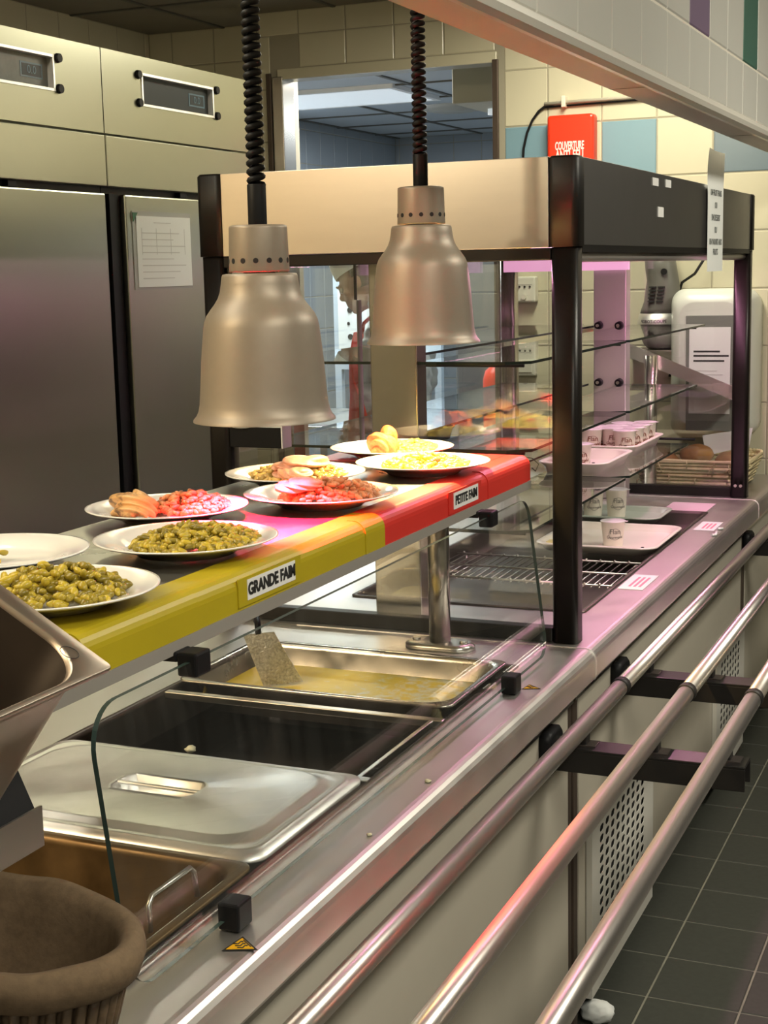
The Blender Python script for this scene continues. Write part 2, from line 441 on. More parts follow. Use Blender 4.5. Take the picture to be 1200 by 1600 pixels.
# ================================================================== SETTING
def tiles(bm, O, U, V, u0, u1, v0, v1, su, sv, ou, ov, hole=None, colour=None, gap=0.004, h=0.0022, bev=0.003):
    """raised bevelled tiles on plane O + u*U + v*V, facing U x V; mi 0 grout backing, colour(i,j)->mi"""
    O, U, V = Vector(O), Vector(U), Vector(V); N = U.cross(V).normalized()
    i0 = math.floor((u0-ou)/su); i1 = math.ceil((u1-ou)/su); j0 = math.floor((v0-ov)/sv); j1 = math.ceil((v1-ov)/sv)
    for i in range(i0, i1):
        for j in range(j0, j1):
            a, b = max(u0, ou+i*su), min(u1, ou+(i+1)*su); c, d = max(v0, ov+j*sv), min(v1, ov+(j+1)*sv)
            if hole:
                h0, h1, g0, g1 = hole
                if b > h0 and a < h1 and d > g0 and c < g1:
                    if a < h0: b = h0
                    elif b > h1: a = h1
                    elif d > g1: c = g1
                    elif c < g0: d = g0
                    else: continue
            a += gap/2; b -= gap/2; c += gap/2; d -= gap/2
            if b-a < 0.008 or d-c < 0.008: continue
            mi = colour(i, j) if colour else 1
            P = lambda u, v, z: bm.verts.new(O + U*u + V*v + N*z)
            lo = [P(a, c, 0), P(b, c, 0), P(b, d, 0), P(a, d, 0)]
            hi = [P(a+bev, c+bev, h), P(b-bev, c+bev, h), P(b-bev, d-bev, h), P(a+bev, d-bev, h)]
            f = bm.faces.new(hi); f.material_index = mi
            for k in range(4):
                f = bm.faces.new((lo[k], lo[(k+1) % 4], hi[(k+1) % 4], hi[k])); f.material_index = mi

XL, XR, YF, YB = -3.42, 3.0, -3.2, 5.29
# floor: slate tiles
bm = B(); box(bm, -4.2, XR, YF, 9.7, -0.06, -0.0022)
tiles(bm, (0, 0, -0.0022), (1, 0, 0), (0, 1, 0), XL, XR, YF, 8.2, 0.2035, 0.2035, -0.7010+0.0, 3.2115, gap=0.0045, bev=0.002)
struct('floor', bm, [FLOOR_G, FLOOR_T])
# ceiling: boards in a dark grid (kitchen and hall)
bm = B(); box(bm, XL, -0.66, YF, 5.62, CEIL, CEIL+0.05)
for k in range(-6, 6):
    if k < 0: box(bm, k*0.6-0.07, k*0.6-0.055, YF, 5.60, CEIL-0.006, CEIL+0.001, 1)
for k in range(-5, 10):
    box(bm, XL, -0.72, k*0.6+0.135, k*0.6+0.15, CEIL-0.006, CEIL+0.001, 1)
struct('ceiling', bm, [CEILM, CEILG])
# back wall with the wide doorway
OX0, OX1, OZ, TH = -2.712, -1.81, 2.355, 0.08
bm = B()
box(bm, -2.79, OX0, YB, YB+TH, 0, CEIL); box(bm, OX0, OX1, YB, YB+TH, OZ, CEIL); box(bm, OX1, -0.62, YB, YB+TH, 0, CEIL)
def colB(i, j):
    if j == 9: return {0: 2, 2: 2, 4: 3}.get(i, 1)
    return 1
# frame: u = -x so that tiles face the camera (-y)
tiles(bm, (0, YB, 0), (1, 0, 0), (0, 0, 1), -2.79, -0.62, 0, CEIL, 0.2, 0.2, -1.817, 0.11, hole=(OX0-0.03, OX1+0.028, -0.1, OZ+0.03), colour=colB)
struct('wall_back', bm, [GROUT, TILE_C, TILE_B, TILE_D])
bm = B(); box(bm, XL-0.1, -2.79, 5.5, 5.62, 0, CEIL)
tiles(bm, (0, 5.5, 0), (1, 0, 0), (0, 0, 1), XL, -2.79, 0, CEIL, 0.2, 0.2, -3.31, 0.06)
struct('wall_back_left', bm, [GROUT, TILE_C])
bm = B(); box(bm, XL-0.1, XL, YF, 5.5, 0, CEIL)
tiles(bm, (XL, 0, 0), (0, 1, 0), (0, 0, 1), YF, 5.5, 0, CEIL, 0.2, 0.2, 0.06, 0.06)
struct('wall_left', bm, [GROUT, TILE_C])
bm = B(); box(bm, XR, XR+0.1, YF, 8.2, 0, CEIL); struct('wall_right', bm, WALLH)
bm = B(); box(bm, -0.75, XR+0.1, 8.2, 8.3, 0, CEIL); struct('wall_hall_end', bm, PLASTER)
bm = B(); box(bm, -0.72, -0.62, YB+TH+0.001, 8.2, 0, CEIL); struct('wall_hall_left', bm, PLASTER)
bm = B(); box(bm, -0.655, XR, YF, 8.2, CEIL, CEIL+0.05); struct('ceiling_hall', bm, CEILH)
bm = B(); box(bm, XL-0.1, XR+0.1, YF-0.1, YF, 0, CEIL); struct('wall_front', bm, PLASTER)
# doorway trim
bm = B()
box(bm, OX0-0.02, OX0+0.025, YB-0.012, YB+TH+0.01, 0, OZ); box(bm, OX1-0.018, OX1+0.006, YB-0.008, YB+TH+0.01, 0, OZ, 2)
box(bm, OX0, OX1, YB-0.006, YB+TH+0.01, OZ-0.012, OZ+0.028, 1)
struct('trim_1', bm, [STEEL_V, TILE_C, BROWN], bevel=0.003)
bm = B(); box(bm, -2.760, -2.738, YB-0.012, YB, 0, 2.37, 1); box(bm, -2.700, -2.69, YB+0.035, YB+TH+0.012, 0, 2.37)
struct('trim_2', bm, [STEEL_V, BROWN], bevel=0.003)
# the room behind
BX0, BY1, BZ = -4.03, 9.6, 2.5
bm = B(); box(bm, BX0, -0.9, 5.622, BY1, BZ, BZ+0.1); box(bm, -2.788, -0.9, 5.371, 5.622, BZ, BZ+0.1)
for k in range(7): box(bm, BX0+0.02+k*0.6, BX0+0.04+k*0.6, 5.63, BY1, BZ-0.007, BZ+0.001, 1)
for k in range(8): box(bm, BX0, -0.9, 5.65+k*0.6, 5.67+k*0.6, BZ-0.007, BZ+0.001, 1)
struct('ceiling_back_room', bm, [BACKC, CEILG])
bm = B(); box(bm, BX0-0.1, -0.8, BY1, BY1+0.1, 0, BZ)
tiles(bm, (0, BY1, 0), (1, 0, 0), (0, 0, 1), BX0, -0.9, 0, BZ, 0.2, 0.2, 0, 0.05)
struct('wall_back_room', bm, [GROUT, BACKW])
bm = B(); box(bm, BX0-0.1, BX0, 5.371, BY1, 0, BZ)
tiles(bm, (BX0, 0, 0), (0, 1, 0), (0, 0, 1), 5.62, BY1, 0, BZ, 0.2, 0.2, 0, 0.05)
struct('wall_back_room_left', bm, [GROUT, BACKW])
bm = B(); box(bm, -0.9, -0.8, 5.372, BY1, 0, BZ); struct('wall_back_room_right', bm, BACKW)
# hanging tiled partition above the counter
SX0, SX1, SZ = -0.705, -0.628, 1.915
bm = B(); box(bm, SX0, SX1, -2.0, YB, SZ, CEIL)
def colS(i, j):
    if j == 1: return {5: 2, 8: 3, 12: 2}.get(i, 1)
    return 1
tiles(bm, (SX1, 0, 0), (0, 1, 0), (0, 0, 1), -2.0, YB, 1.94, CEIL, 0.2, 0.2, 2.0, 1.863, colour=colS)
for k in range(-8, 14):
    if k in (-2, 3, 8, 13): box(bm, SX0+0.0, SX1, 2.0+k*0.23, 2.0+k*0.23+0.003, SZ-0.0008, SZ+0.001, 4)
struct('wall_soffit', bm, [SOFFIT, TILE_W, TILE_P, TILE_G, GROUT])
bm = B()
prism(bm, [(SX1-0.012, SZ-0.002), (SX1-0.002, SZ-0.002), (SX1+0.007, SZ+0.004), (SX1+0.011, SZ+0.013), (SX1+0.009, SZ+0.024), (SX1-0.012, SZ+0.026)], 1, -2.0, YB)
struct('trim_3', bm, pbr('soffit_trim', (0.66, 0.63, 0.56), 0.3), bevel=0.002)

# ceiling lamps (fixtures of the lights above)
DIFF = emis('lamp_diffuser', (1.0, 0.95, 0.82), 3.0); DIFFC = emis('lamp_diffuser_cool', (0.80, 0.92, 1.0), 0.45)
LAB = ['fluorescent ceiling panel over the aisle by the fridges', 'warm ceiling panel at the near end of the kitchen behind the fridges', 'fluorescent ceiling panel over the far end of the kitchen', 'fluorescent ceiling panel over the far customer aisle',
       'fluorescent ceiling panel over the near customer aisle', 'fluorescent ceiling panel at the back of the dining hall', 'cool ceiling panel seen through the doorway above the cabinet', 'cool ceiling panel deep in the room behind the doorway', 'small cool ceiling panel just inside the room behind the doorway']
for (lx, ly, sx, sy, pw, c), lb in zip(CEILING_LAMPS, LAB):
    zc = CEIL if ly < 5.3 else 2.5
    t = thing('ceiling_lamp', lb, 'ceiling lamp', (lx, ly, zc))
    bm = B(); rloops(bm, lx, ly, [(sx/2+0.03, sy/2+0.03, 0.01, zc), (sx/2+0.03, sy/2+0.03, 0.01, zc-0.02), (sx/2, sy/2, 0.01, zc-0.02), (sx/2, sy/2, 0.01, zc-0.012)], cap0=True, cap1=False, smooth=False)
    part('housing', bm, WHITE, t)
    bm = B(); box(bm, lx-sx/2+0.002, lx+sx/2-0.002, ly-sy/2+0.002, ly+sy/2-0.002, zc-0.018, zc-0.013)
    part('diffuser', bm, DIFFC if ly > 5.3 else DIFF, t)

# bare spot lamp over the near aisle
t = thing('spot_lamp', 'small round spot lamp on the ceiling over the near aisle', 'spot lamp', (-1.80, 0.55, CEIL))
bm = B(); lathe(bm, [(0.0, 0.0), (0.055, 0.0), (0.055, -0.012), (0.04, -0.02), (0.062, -0.09), (0.058, -0.09), (0.036, -0.024), (0.0, -0.022)], (-1.80, 0.55, CEIL), 28); part('housing', bm, WHITE, t)
bm = B(); ico(bm, (-1.80, 0.55, CEIL-0.05), 0.022, 2); part('bulb', bm, DIFF, t)
light('spot_lamp_light', 'POINT', (-1.80, 0.55, CEIL-0.125), 34, (1.0, 0.86, 0.58), (0.05, 0.05))

# ================================================================== COUNTERS
CT = 0.855
NOSE = [(-0.766, 0.855), (-0.7605, 0.8543), (-0.7555, 0.8522), (-0.7505, 0.8485), (-0.7465, 0.8430), (-0.7445, 0.8370), (-0.744, 0.831), (-0.744, 0.800), (-0.747, 0.794), (-0.754, 0.790), (-0.785, 0.790)]
def counter(name, label, y0, y1, back, opening, well_z, mat_well):
    t = thing(name, label, 'counter', (-1.2, (y0+y1)/2, 0))
    bm = B()
    # top with nose, swept along y; slab pieces around the opening
    prism(bm, NOSE + [(-0.785, 0.826), (-0.766, 0.826)], 1, y0, y1, smooth=False)
    if opening:
        ox0, ox1, oy0, oy1 = opening
        box(bm, ox1, -0.766, y0, y1, 0.826, CT); box(bm, back, ox0, y0, y1, 0.826, CT)
        if oy0 > y0: box(bm, ox0, ox1, y0, oy0, 0.826, CT)
        box(bm, ox0, ox1, oy1, y1, 0.826, CT)
    else:
        box(bm, back, -0.766, y0, y1, 0.826, CT)
    part('worktop', bm, STEEL_TOP, t)
    if opening:
        bm = B(); cx, cy, hx, hy = (ox0+ox1)/2, (oy0+oy1)/2, (ox1-ox0)/2, (oy1-oy0)/2
        rloops(bm, cx, cy, [(hx+0.006, hy+0.006, 0.012, CT+0.0015), (hx+0.006, hy+0.006, 0.012, CT+0.004), (hx-0.004, hy-0.004, 0.01, CT+0.004), (hx-0.006, hy-0.006, 0.02, CT-0.004),
                            (hx-0.008, hy-0.008, 0.03, well_z+0.02), (hx-0.02, hy-0.02, 0.02, well_z)], cap0=False)
        part('well', bm, mat_well, t, recalc=False)
    bm = B(); box(bm, -0.802, -0.79, y0+0.035, y1-0.035, 0.10, 0.742)
    part('front_panel', bm, PANEL, t, bevel=0.002)
    bm = B(); box(bm, back+0.02, back+0.032, y0+0.005, y1-0.005, 0.10, 0.825)
    part('rear_panel', bm, STEEL_V, t)
    bm = B(); box(bm, -0.800, -0.787, y0+0.005, y1-0.005, 0.744, 0.822)
    part('skirt', bm, STEEL, t)
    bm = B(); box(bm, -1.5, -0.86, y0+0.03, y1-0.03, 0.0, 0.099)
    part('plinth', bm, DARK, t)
    for y in (y0, y1):
        bm = B(); s = 1 if y == y0 else -1
        box(bm, -0.84, -0.792, *sorted((y+s*0.003, y+s*0.034)), 0.02, 0.743)
        part('corner_post', bm, BROWN, t, bevel=0.003)
    return t
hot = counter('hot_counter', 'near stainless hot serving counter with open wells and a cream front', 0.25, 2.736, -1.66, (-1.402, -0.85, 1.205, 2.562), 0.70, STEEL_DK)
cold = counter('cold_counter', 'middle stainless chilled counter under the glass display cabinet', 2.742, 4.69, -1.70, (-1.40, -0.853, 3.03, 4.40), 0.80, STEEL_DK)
far = counter('end_counter', 'far stainless counter section carrying the bread basket', 4.696, 5.28, -1.70, None, 0, None)
# joint strips
for y, a, b in ((2.739, 'steel joint strip between the hot and chilled counters', 0), (4.693, 'pale joint strip at the far end of the chilled counter', 0)):
    bm = B(); ns = [(-0.766, CT+0.0016)] + [(x+0.0018*(1 if x > -0.766 else 0), z+0.0016*(1 if z > 0.82 else 0)) for x, z in NOSE[1:9]] + [(-0.760, 0.80), (-0.760, 0.84), (-0.775, 0.853), (-1.40, 0.853), (-1.40, CT+0.0016)]
    prism(bm, ns, 1, y-0.0035, y+0.0035)
    tag(part('joint_strip', bm, STEEL_LID, loc=(-0.766, y, CT)), a, 'joint strip')
# bars and ridge in the hot well
t = hot
bm = B(); box(bm, -0.882, -0.874, 1.215, 2.20, 0.848, 0.858); box(bm, -0.882, -0.879, 1.215, 2.20, 0.80, 0.850)
part('support_bar', bm, STEEL, t, bevel=0.001)
for y in (2.202, 1.895):
    bm = B(); box(bm, -1.396, -0.858, y-0.008, y+0.008, 0.846, 0.8585)
    part('cross_bar', bm, STEEL, t, bevel=0.0015)
bm = B(); box(bm, -1.13, -1.124, 1.93, 2.18, 0.701, 0.708); part('heating_rib', bm, STEEL_DK, t)
# chilled well: rack
bm = B()
for i in range(26):
    x = -1.385 + i*0.0205
    tube(bm, [(x, 3.39, 0.832), (x, 3.70, 0.832)], 0.0016, 5)
for y in (3.40, 3.545, 3.69):
    tube(bm, [(-1.39, y, 0.835), (-0.865, y, 0.835)], 0.003, 6)
for i in range(14):
    x = -1.37 + i*0.038; ico(bm, (x, 3.40, 0.838), 0.004, 1); ico(bm, (x, 3.69, 0.838), 0.004, 1)
for y in (3.41, 3.68):
    for x in (-1.36, -0.89): tube(bm, [(x, y, 0.832), (x, y, 0.801)], 0.003, 6)
tag(part('wire_rack', bm, STEEL, loc=(-1.12, 3.55, 0.80)), 'steel wire rack lying in the chilled well in front of the trays', 'rack')

# vent covers
def vent(y0, y1, z0, z1, label):
    t = thing('vent_cover', label, 'vent', (-0.79, (y0+y1)/2, z0), 'vent covers on the counter front')
    py0, py1, pz0, pz1 = y0+0.055, y1-0.05, z0+0.06, z1-0.045
    ny = int((py1-py0)/0.046); nz = int((pz1-pz0)/0.0236)
    X = -0.776
    bm = B()
    for a, b, c, d in ((y0, py0, z0, z1), (py0+ny*0.046, y1, z0, z1), (py0, py0+ny*0.046, z0, pz0), (py0, py0+ny*0.046, pz0+nz*0.0236, z1)):
        quad(bm, [(X, a, c), (X, b, c), (X, b, d), (X, a, d)])
    for i in range(ny):
        for j in range(nz):
            a, c = py0+i*0.046, pz0+j*0.0236; b, d = a+0.046, c+0.0236; m, n = (a+b)/2, (c+d)/2
            out = [(a, c), (m, c), (b, c), (b, n), (b, d), (m, d), (a, d), (a, n)]
            hw, hh = 0.0168, 0.0086
            inn = [(m-hw*.72, n-hh*.86), (m, n-hh), (m+hw*.72, n-hh*.86), (m+hw, n), (m+hw*.72, n+hh*.86), (m, n+hh), (m-hw*.72, n+hh*.86), (m-hw, n)]
            o_ = [bm.verts.new((X, *p)) for p in out]; i_ = [bm.verts.new((X, *p)) for p in inn]; k_ = [bm.verts.new((X-0.0015, *p)) for p in inn]
            for k in range(8):
                l = (k+1) % 8
                bm.faces.new((o_[k], o_[l], i_[l], i_[k])); bm.faces.new((i_[k], i_[l], k_[l], k_[k]))
    for a, b, c, d in ((y0, y1, z0, z0), (y0, y1, z1, z1)):
        quad(bm, [(X, a, c), (X, b, c), (-0.789, b, c), (-0.789, a, c)])
    for a in (y0, y1):
        quad(bm, [(X, a, z0), (X, a, z1), (-0.789, a, z1), (-0.789, a, z0)])
    bmesh.ops.remove_doubles(bm, verts=bm.verts, dist=0.0001)
    part('perforated_plate', bm, VENT, t, recalc=False)
    bm = B(); box(bm, -0.7895, -0.786, y0+0.01, y1-0.01, z0+0.01, z1-0.01); part('dark_backing', bm, DARK, t)
    for y in (y0+0.02, y1-0.02):
        for z in (z0+0.08, z1-0.03):
            bm = B(); cyl(bm, (X-0.002, y, z), (X+0.002, y, z), 0.004, n=10); part('screw', bm, BLACK_PL, t)
vent(2.83, 3.385, 0.065, 0.485, 'white perforated vent cover near the dark post on the counter front')
vent(4.20, 4.66, 0.065, 0.485, 'white perforated vent cover at the far end of the chilled counter front')

# ================================================================== TRAY RAILS
RX = (-0.7165, -0.583, -0.4525); RZ = 0.757; RR = 0.0168
def tray_slide(label, y0, y1, arms, band_at):
    t = thing('tray_slide', label, 'tray slide', (-0.6, (y0+y1)/2, 0), 'tray slides along the counter')
    for x in RX:
        bm = B(); cyl(bm, (x, y0, RZ), (x, y1, RZ), RR, n=40); part('rail', bm, TUBE, t, smooth=False)
        if band_at:
            bm = B(); cyl(bm, (x, band_at-0.012, RZ), (x, band_at+0.012, RZ), RR+0.0022, n=40); part('joint_band', bm, RUBBER, t)
    for y in arms:
        bm = B()
        box(bm, -0.79, -0.415, y-0.03, y+0.03, 0.717, 0.7222); box(bm, -0.79, -0.415, y-0.03, y-0.026, 0.676, 0.7175); box(bm, -0.79, -0.415, y+0.026, y+0.03, 0.676, 0.7175)
        part('bracket_arm', bm, BLACK_ARM, t, bevel=0.0015)
        bm = B(); rloops_x(bm, y, 0.705, [(0.042, 0.042, 0.018, -0.79), (0.042, 0.042, 0.018, -0.772), (0.036, 0.036, 0.016, -0.766)])
        part('mounting_pad', bm, BLACK_PL, t)
        bm = B(); cyl(bm, (-0.7655, y+0.012, 0.722), (-0.760, y+0.012, 0.722), 0.008, n=12); part('bolt', bm, STEEL, t)
        for x in RX:
            bm = B(); box(bm, x-0.008, x+0.008, y-0.008, y+0.02, 0.722, RZ-RR+0.004); part('rail_post', bm, BLACK_ARM, t, bevel=0.002)
            bm = B(); box(bm, x-0.012, x+0.026, y-0.012, y+0.024, 0.7222, 0.7245); part('post_foot', bm, STEEL_DK, t)
def rloops_x(bm, cy, cz, rows, n=6):
    loft(bm, [[(X, cy+a, cz+b) for a, b in rr(hy, hz, r, n)] for hy, hz, r, X in rows])
BLACK_ARM = pbr('dark_bracket_steel', (0.02, 0.018, 0.018), 0.30, 0.3, spec=0.6)
tray_slide('near tray slide of three steel tubes in front of the hot counter', 0.2, 2.816, (0.75, 2.55), None)
tray_slide('far tray slide of three steel tubes beyond the black bands', 2.8166, 5.2, (3.07, 4.72), 2.828)

# ================================================================== SNEEZE GUARD (hot counter)
t = thing('sneeze_guard', 'clear leaning glass guard with black clips in front of the hot wells', 'glass guard', (-0.82, 1.9, CT))
y0, y1, z0, z1 = 1.19, 2.636, 0.868, 1.168
xa = lambda z: -0.813 - (z-0.87)*0.125
pts = []
for cy, cz, a0, r in ((y1-0.04, z1-0.04, 0, .04), (y0+0.05, z1-0.05, PI/2, .05), (y0+0.04, z0+0.04, PI, .04), (y1-0.04, z0+0.04, 1.5*PI, .04)):
    for k in range(9):
        a = a0 + PI/2*k/8; pts.append((cy + r*math.cos(a), cz + r*math.sin(a)))
bm = B(); n = len(pts)
A = [bm.verts.new((xa(z)+0.003, y, z)) for y, z in pts]; Bv = [bm.verts.new((xa(z)-0.003, y, z)) for y, z in pts]
bm.faces.new(A); bm.faces.new(Bv[::-1])
for k in range(n):
    f = bm.faces.new((A[k], A[(k+1) % n], Bv[(k+1) % n], Bv[k])); f.material_index = 1
part('glass_pane', bm, [GLASS_SG, pbr('guard_glass_edge', (0.05, 0.08, 0.07), 0.2)], t)
for y in (1.392, 2.398):
    bm = B(); x = xa(0.885)
    box(bm, x-0.005, x+0.023, y-0.015, y+0.019, CT+0.001, 0.889); part('bottom_clip', bm, BLACK_PL, t, bevel=0.003)
for y in (1.405, 2.42):
    bm = B(); x = xa(1.16)
    box(bm, x-0.016, x+0.010, y-0.017, y+0.017, 1.150, 1.178); box(bm, x-0.06, x-0.015, y-0.017, y+0.017, 1.166, 1.178); part('top_clip', bm, BLACK_PL, t, bevel=0.003)
# warning stickers
def sticker(x, y, s, label, rot):
    t = thing('warning_sticker', label, 'sticker', (x, y, CT))
    M = Matrix.Translation((x, y, CT+0.0005)) @ Matrix.Rotation(rot, 4, 'Z')
    def tri(k, z, m, nm):
        bm = B(); p = [(0, 0.9*k*s), (-0.78*k*s, -0.45*k*s), (0.78*k*s, -0.45*k*s)]
        a = [bm.verts.new(M @ Vector((q[0], q[1], z))) for q in p]; b = [bm.verts.new(M @ Vector((q[0], q[1], z+0.0004))) for q in p]
        bm.faces.new(b); bm.faces.new(a[::-1])
        for i in range(3): bm.faces.new((a[i], a[(i+1) % 3], b[(i+1) % 3], b[i]))
        part(nm, bm, m, t)
    tri(1.0, 0.0, INK, 'border'); tri(0.78, 0.0005, AMBER, 'yellow_field')
    bm = B()
    for dx in (-0.22, 0, 0.22):
        tube(bm, [M @ Vector((s*(dx + 0.07*math.sin(q*1.6)), s*(-0.22 + q*0.09), 0.0012)) for q in range(6)], s*0.035, 5)
    box_ = [M @ Vector((a*s, b*s, 0.0012)) for a, b in ((-0.4, -0.33), (0.4, -0.33), (0.4, -0.27), (-0.4, -0.27))]
    quad(bm, box_); part('hot_surface_mark', bm, INK, t)
sticker(-0.776, 1.352, 0.026, 'yellow hot surface warning triangle beside the near black clip', 2.5)
sticker(-0.783, 2.441, 0.022, 'yellow hot surface warning triangle beside the far black clip', 2.5)

# ================================================================== PANS IN THE WELLS
def gn_pan(name, label, cx, cy, hx, hy, rim, depth, mat, cat='pan', grp=None, M=None, taper=0.012, rimw=0.013, cr=0.022, icr=0.05):
    t = thing(name, label, cat, (cx, cy, rim) if M is None else M.translation, grp)
    bm = B()
    rows = [(hx-rimw-0.002, hy-rimw-0.002, icr, rim-depth-0.001), (hx-rimw, hy-rimw, icr, rim-0.012), (hx-0.001, hy-0.001, cr, rim-0.006), (hx, hy, cr, rim-0.004), (hx, hy, cr, rim-0.001), (hx-0.0015, hy-0.0015, cr, rim),
            (hx-rimw+0.001, hy-rimw+0.001, icr, rim-0.0005), (hx-rimw-0.002, hy-rimw-0.002, icr, rim-0.003), (hx-rimw-0.004, hy-rimw-0.004, icr, rim-0.010),
            (hx-rimw-taper, hy-rimw-taper, icr, rim-depth+0.02), (hx-rimw-taper-0.006, hy-rimw-taper-0.006, icr-0.004, rim-depth+0.006), (hx-rimw-taper-0.02, hy-rimw-taper-0.02, icr-0.012, rim-depth)]
    rows[0] = (hx-rimw-taper, hy-rimw-taper, icr, rim-depth-0.0015)
    if M is None:
        rloops(bm, cx, cy, rows, n=8)
    else:
        rloops(bm, 0, 0, rows, n=8); bm.transform(M)
    return t, bm
# buttery pan
t, bm = gn_pan('gastronorm_pan', 'shallow stainless pan of yellow buttery sauce at the far end of the hot wells', -1.128, 2.392, 0.268, 0.157, 0.871, 0.060, STEEL_PAN)
part('pan_body', bm, STEEL_PAN, t, recalc=True)
bm = B()
NX, NY = 40, 24
def sauce_z(x, y): return 0.831
g = [[bm.verts.new((-1.369 + 0.482*i/NX, 2.262 + 0.260*j/NY, sauce_z(-1.369 + 0.482*i/NX, 2.262 + 0.260*j/NY))) for j in range(NY+1)] for i in range(NX+1)]
for i in range(NX):
    for j in range(NY):
        bm.faces.new((g[i][j], g[i+1][j], g[i+1][j+1], g[i][j+1])).smooth = True
tag(part('butter_sauce', bm, SAUCE2, loc=(-1.128, 2.392, 0.831)), 'thin yellow butter sauce with white froth in the shallow pan', 'sauce', kind='stuff')
# perforated serving slice
t = thing('serving_slice', 'speckled steel serving slice leaning in the buttery pan', 'serving slice', (-1.27, 2.39, 0.83))
P0, P1, P2, P3 = Vector((-1.318, 2.352, 0.932)), Vector((-1.266, 2.378, 0.936)), Vector((-1.222, 2.405, 0.836)), Vector((-1.283, 2.362, 0.832))
bm = B(); nrm = (P1-P0).cross(P3-P0).normalized()*0.0012
a = [bm.verts.new(p+nrm) for p in (P0, P1, P2, P3)]; b = [bm.verts.new(p-nrm) for p in (P0, P1, P2, P3)]
bm.faces.new(a); bm.faces.new(b[::-1])
for k in range(4): bm.faces.new((a[k], a[(k+1) % 4], b[(k+1) % 4], b[k]))
part('blade', bm, pbr('greasy_steel', (0.6, 0.58, 0.55), 0.28, 0.9, noise=0.5, nscale=220, bump=1.0), t)
bm = B(); tube(bm, [(P0+P1)/2 + Vector(q) for q in ((0, 0, -0.004), (-0.012, 0.02, 0.012), (-0.035, 0.06, 0.012), (-0.075, 0.13, -0.012))], 0.006, 8)
part('handle', bm, BLACK_PL, t)
# lid
t = thing('well_cover', 'flat stainless lid with an oval recessed handle on the second hot well', 'cover', (-1.13, 1.715, 0.868))
bm = B()
lx, ly, hx, hy = -1.127, 1.718, 0.268, 0.170
N8 = 10
outer = [[(lx+x, ly+y, z) for x, y in rr(a, b, r, N8)] for a, b, r, z in
         ((hx, hy, 0.03, 0.860), (hx, hy, 0.03, 0.8655), (hx-0.012, hy-0.012, 0.03, 0.8662), (hx-0.014, hy-0.014, 0.032, 0.8695), (hx-0.018, hy-0.018, 0.036, 0.8705), (hx-0.022, hy-0.022, 0.04, 0.8690), (hx-0.030, hy-0.030, 0.06, 0.8695), (hx-0.036, hy-0.036, 0.06, 0.8750), (hx-0.042, hy-0.042, 0.06, 0.8755))]
ov = lambda a, b, z: [(lx+0.012+a*math.cos(q), ly+0.005+b*math.sin(q), z) for q in [math.atan2(y-0, x-0) for x, y in rr(hx-0.026, hy-0.026, 0.06, N8)]]
loft(bm, outer + [ov(0.078, 0.058, 0.8755), ov(0.074, 0.054, 0.8775), ov(0.070, 0.050, 0.875), ov(0.064, 0.044, 0.856), ov(0.050, 0.033, 0.846)], cap0=False)
part('lid_plate', bm, STEEL_LID, t)
bm = B(); box(bm, lx-0.056, lx+0.080, ly+0.002, ly+0.009, 0.871, 0.8765); part('recessed_handle', bm, STEEL_LID, t, bevel=0.002)
# nearest pan with brown liquid
t, bm = gn_pan('gastronorm_pan', 'deep stained pan with a little brown broth nearest the wicker basket', -1.127, 1.375, 0.268, 0.168, 0.866, 0.15, STEEL_BURNT)
part('pan_body', bm, STEEL_BURNT, t)
for sx in (1, -1):
    bm = B(); X = -1.127 + sx*0.232
    tube(bm, [(X, 1.352, 0.852), (X-sx*0.002, 1.354, 0.884), (X-sx*0.002, 1.362, 0.892), (X-sx*0.002, 1.448, 0.892), (X-sx*0.002, 1.456, 0.884), (X, 1.458, 0.852)], 0.0035, 8)
    part('wire_handle', bm, STEEL, t)
bm = B(); rloops(bm, -1.127, 1.375, [(0.240, 0.140, 0.046, 0.744), (0.240, 0.140, 0.046, 0.746)], n=8)
tag(part('brown_broth', bm, BROTH, loc=(-1.127, 1.375, 0.744)), 'shallow brown broth left in the deep stained pan', 'broth', kind='stuff')

# ================================================================== PASS SHELF
PX0, PX1, PZ0, PZ1, PY0, PY1 = -1.262, -0.872, 1.180, 1.237, 1.12, 2.72
t = thing('pass_shelf', 'heated pass shelf with yellow and red taped front edge on a steel post', 'shelf', (-1.05, 1.96, CT))
def edge_prof(x1, z0, z1, r, back, n=6, off=0.0):
    p = [(back, z1+off), ]
    for k in range(n+1):
        a = PI/2 - PI/2*k/n; p.append((x1+off-r + r*math.cos(a), z1+off-r + r*math.sin(a)))
    p += [(x1+off, z0)]
    return p
bm = B(); prism(bm, edge_prof(PX1, PZ0, PZ1, 0.02, PX0) + [(PX0, PZ0)], 1, PY0, PY1)
part('shelf_body', bm, STEEL, t)
def wrap(name, ya, yb, mat, back, end=False, z0=1.190, o=0.0012):
    bm = B()
    op = edge_prof(PX1, z0, PZ1, 0.021, back, off=o); ip = edge_prof(PX1, z0, PZ1, 0.02, back, off=o-0.001)
    prism(bm, op + ip[::-1], 1, ya, yb)
    if end:
        fr = edge_prof(PX1, z0, PZ1, 0.02, PX0, off=o) + [(PX0, z0)]
        prism(bm, fr, 1, yb-0.0002, yb+0.0015)
    for f in bm.faces: f.smooth = False
    return part(name, bm, mat, t)
wrap('yellow_tape', PY0+0.002, 2.0, YELLOW, -0.925)
wrap('yellow_tape', PY0+0.10, PY0+0.33, YELLOW, -0.945, o=0.0022)
wrap('red_tape', 2.0, PY1, RED, -0.925, end=True)
bm = B(); box(bm, PX0, -0.92, 2.56, PY1+0.0015, PZ1+0.0006, PZ1+0.0016); part('red_tape', bm, RED, t)
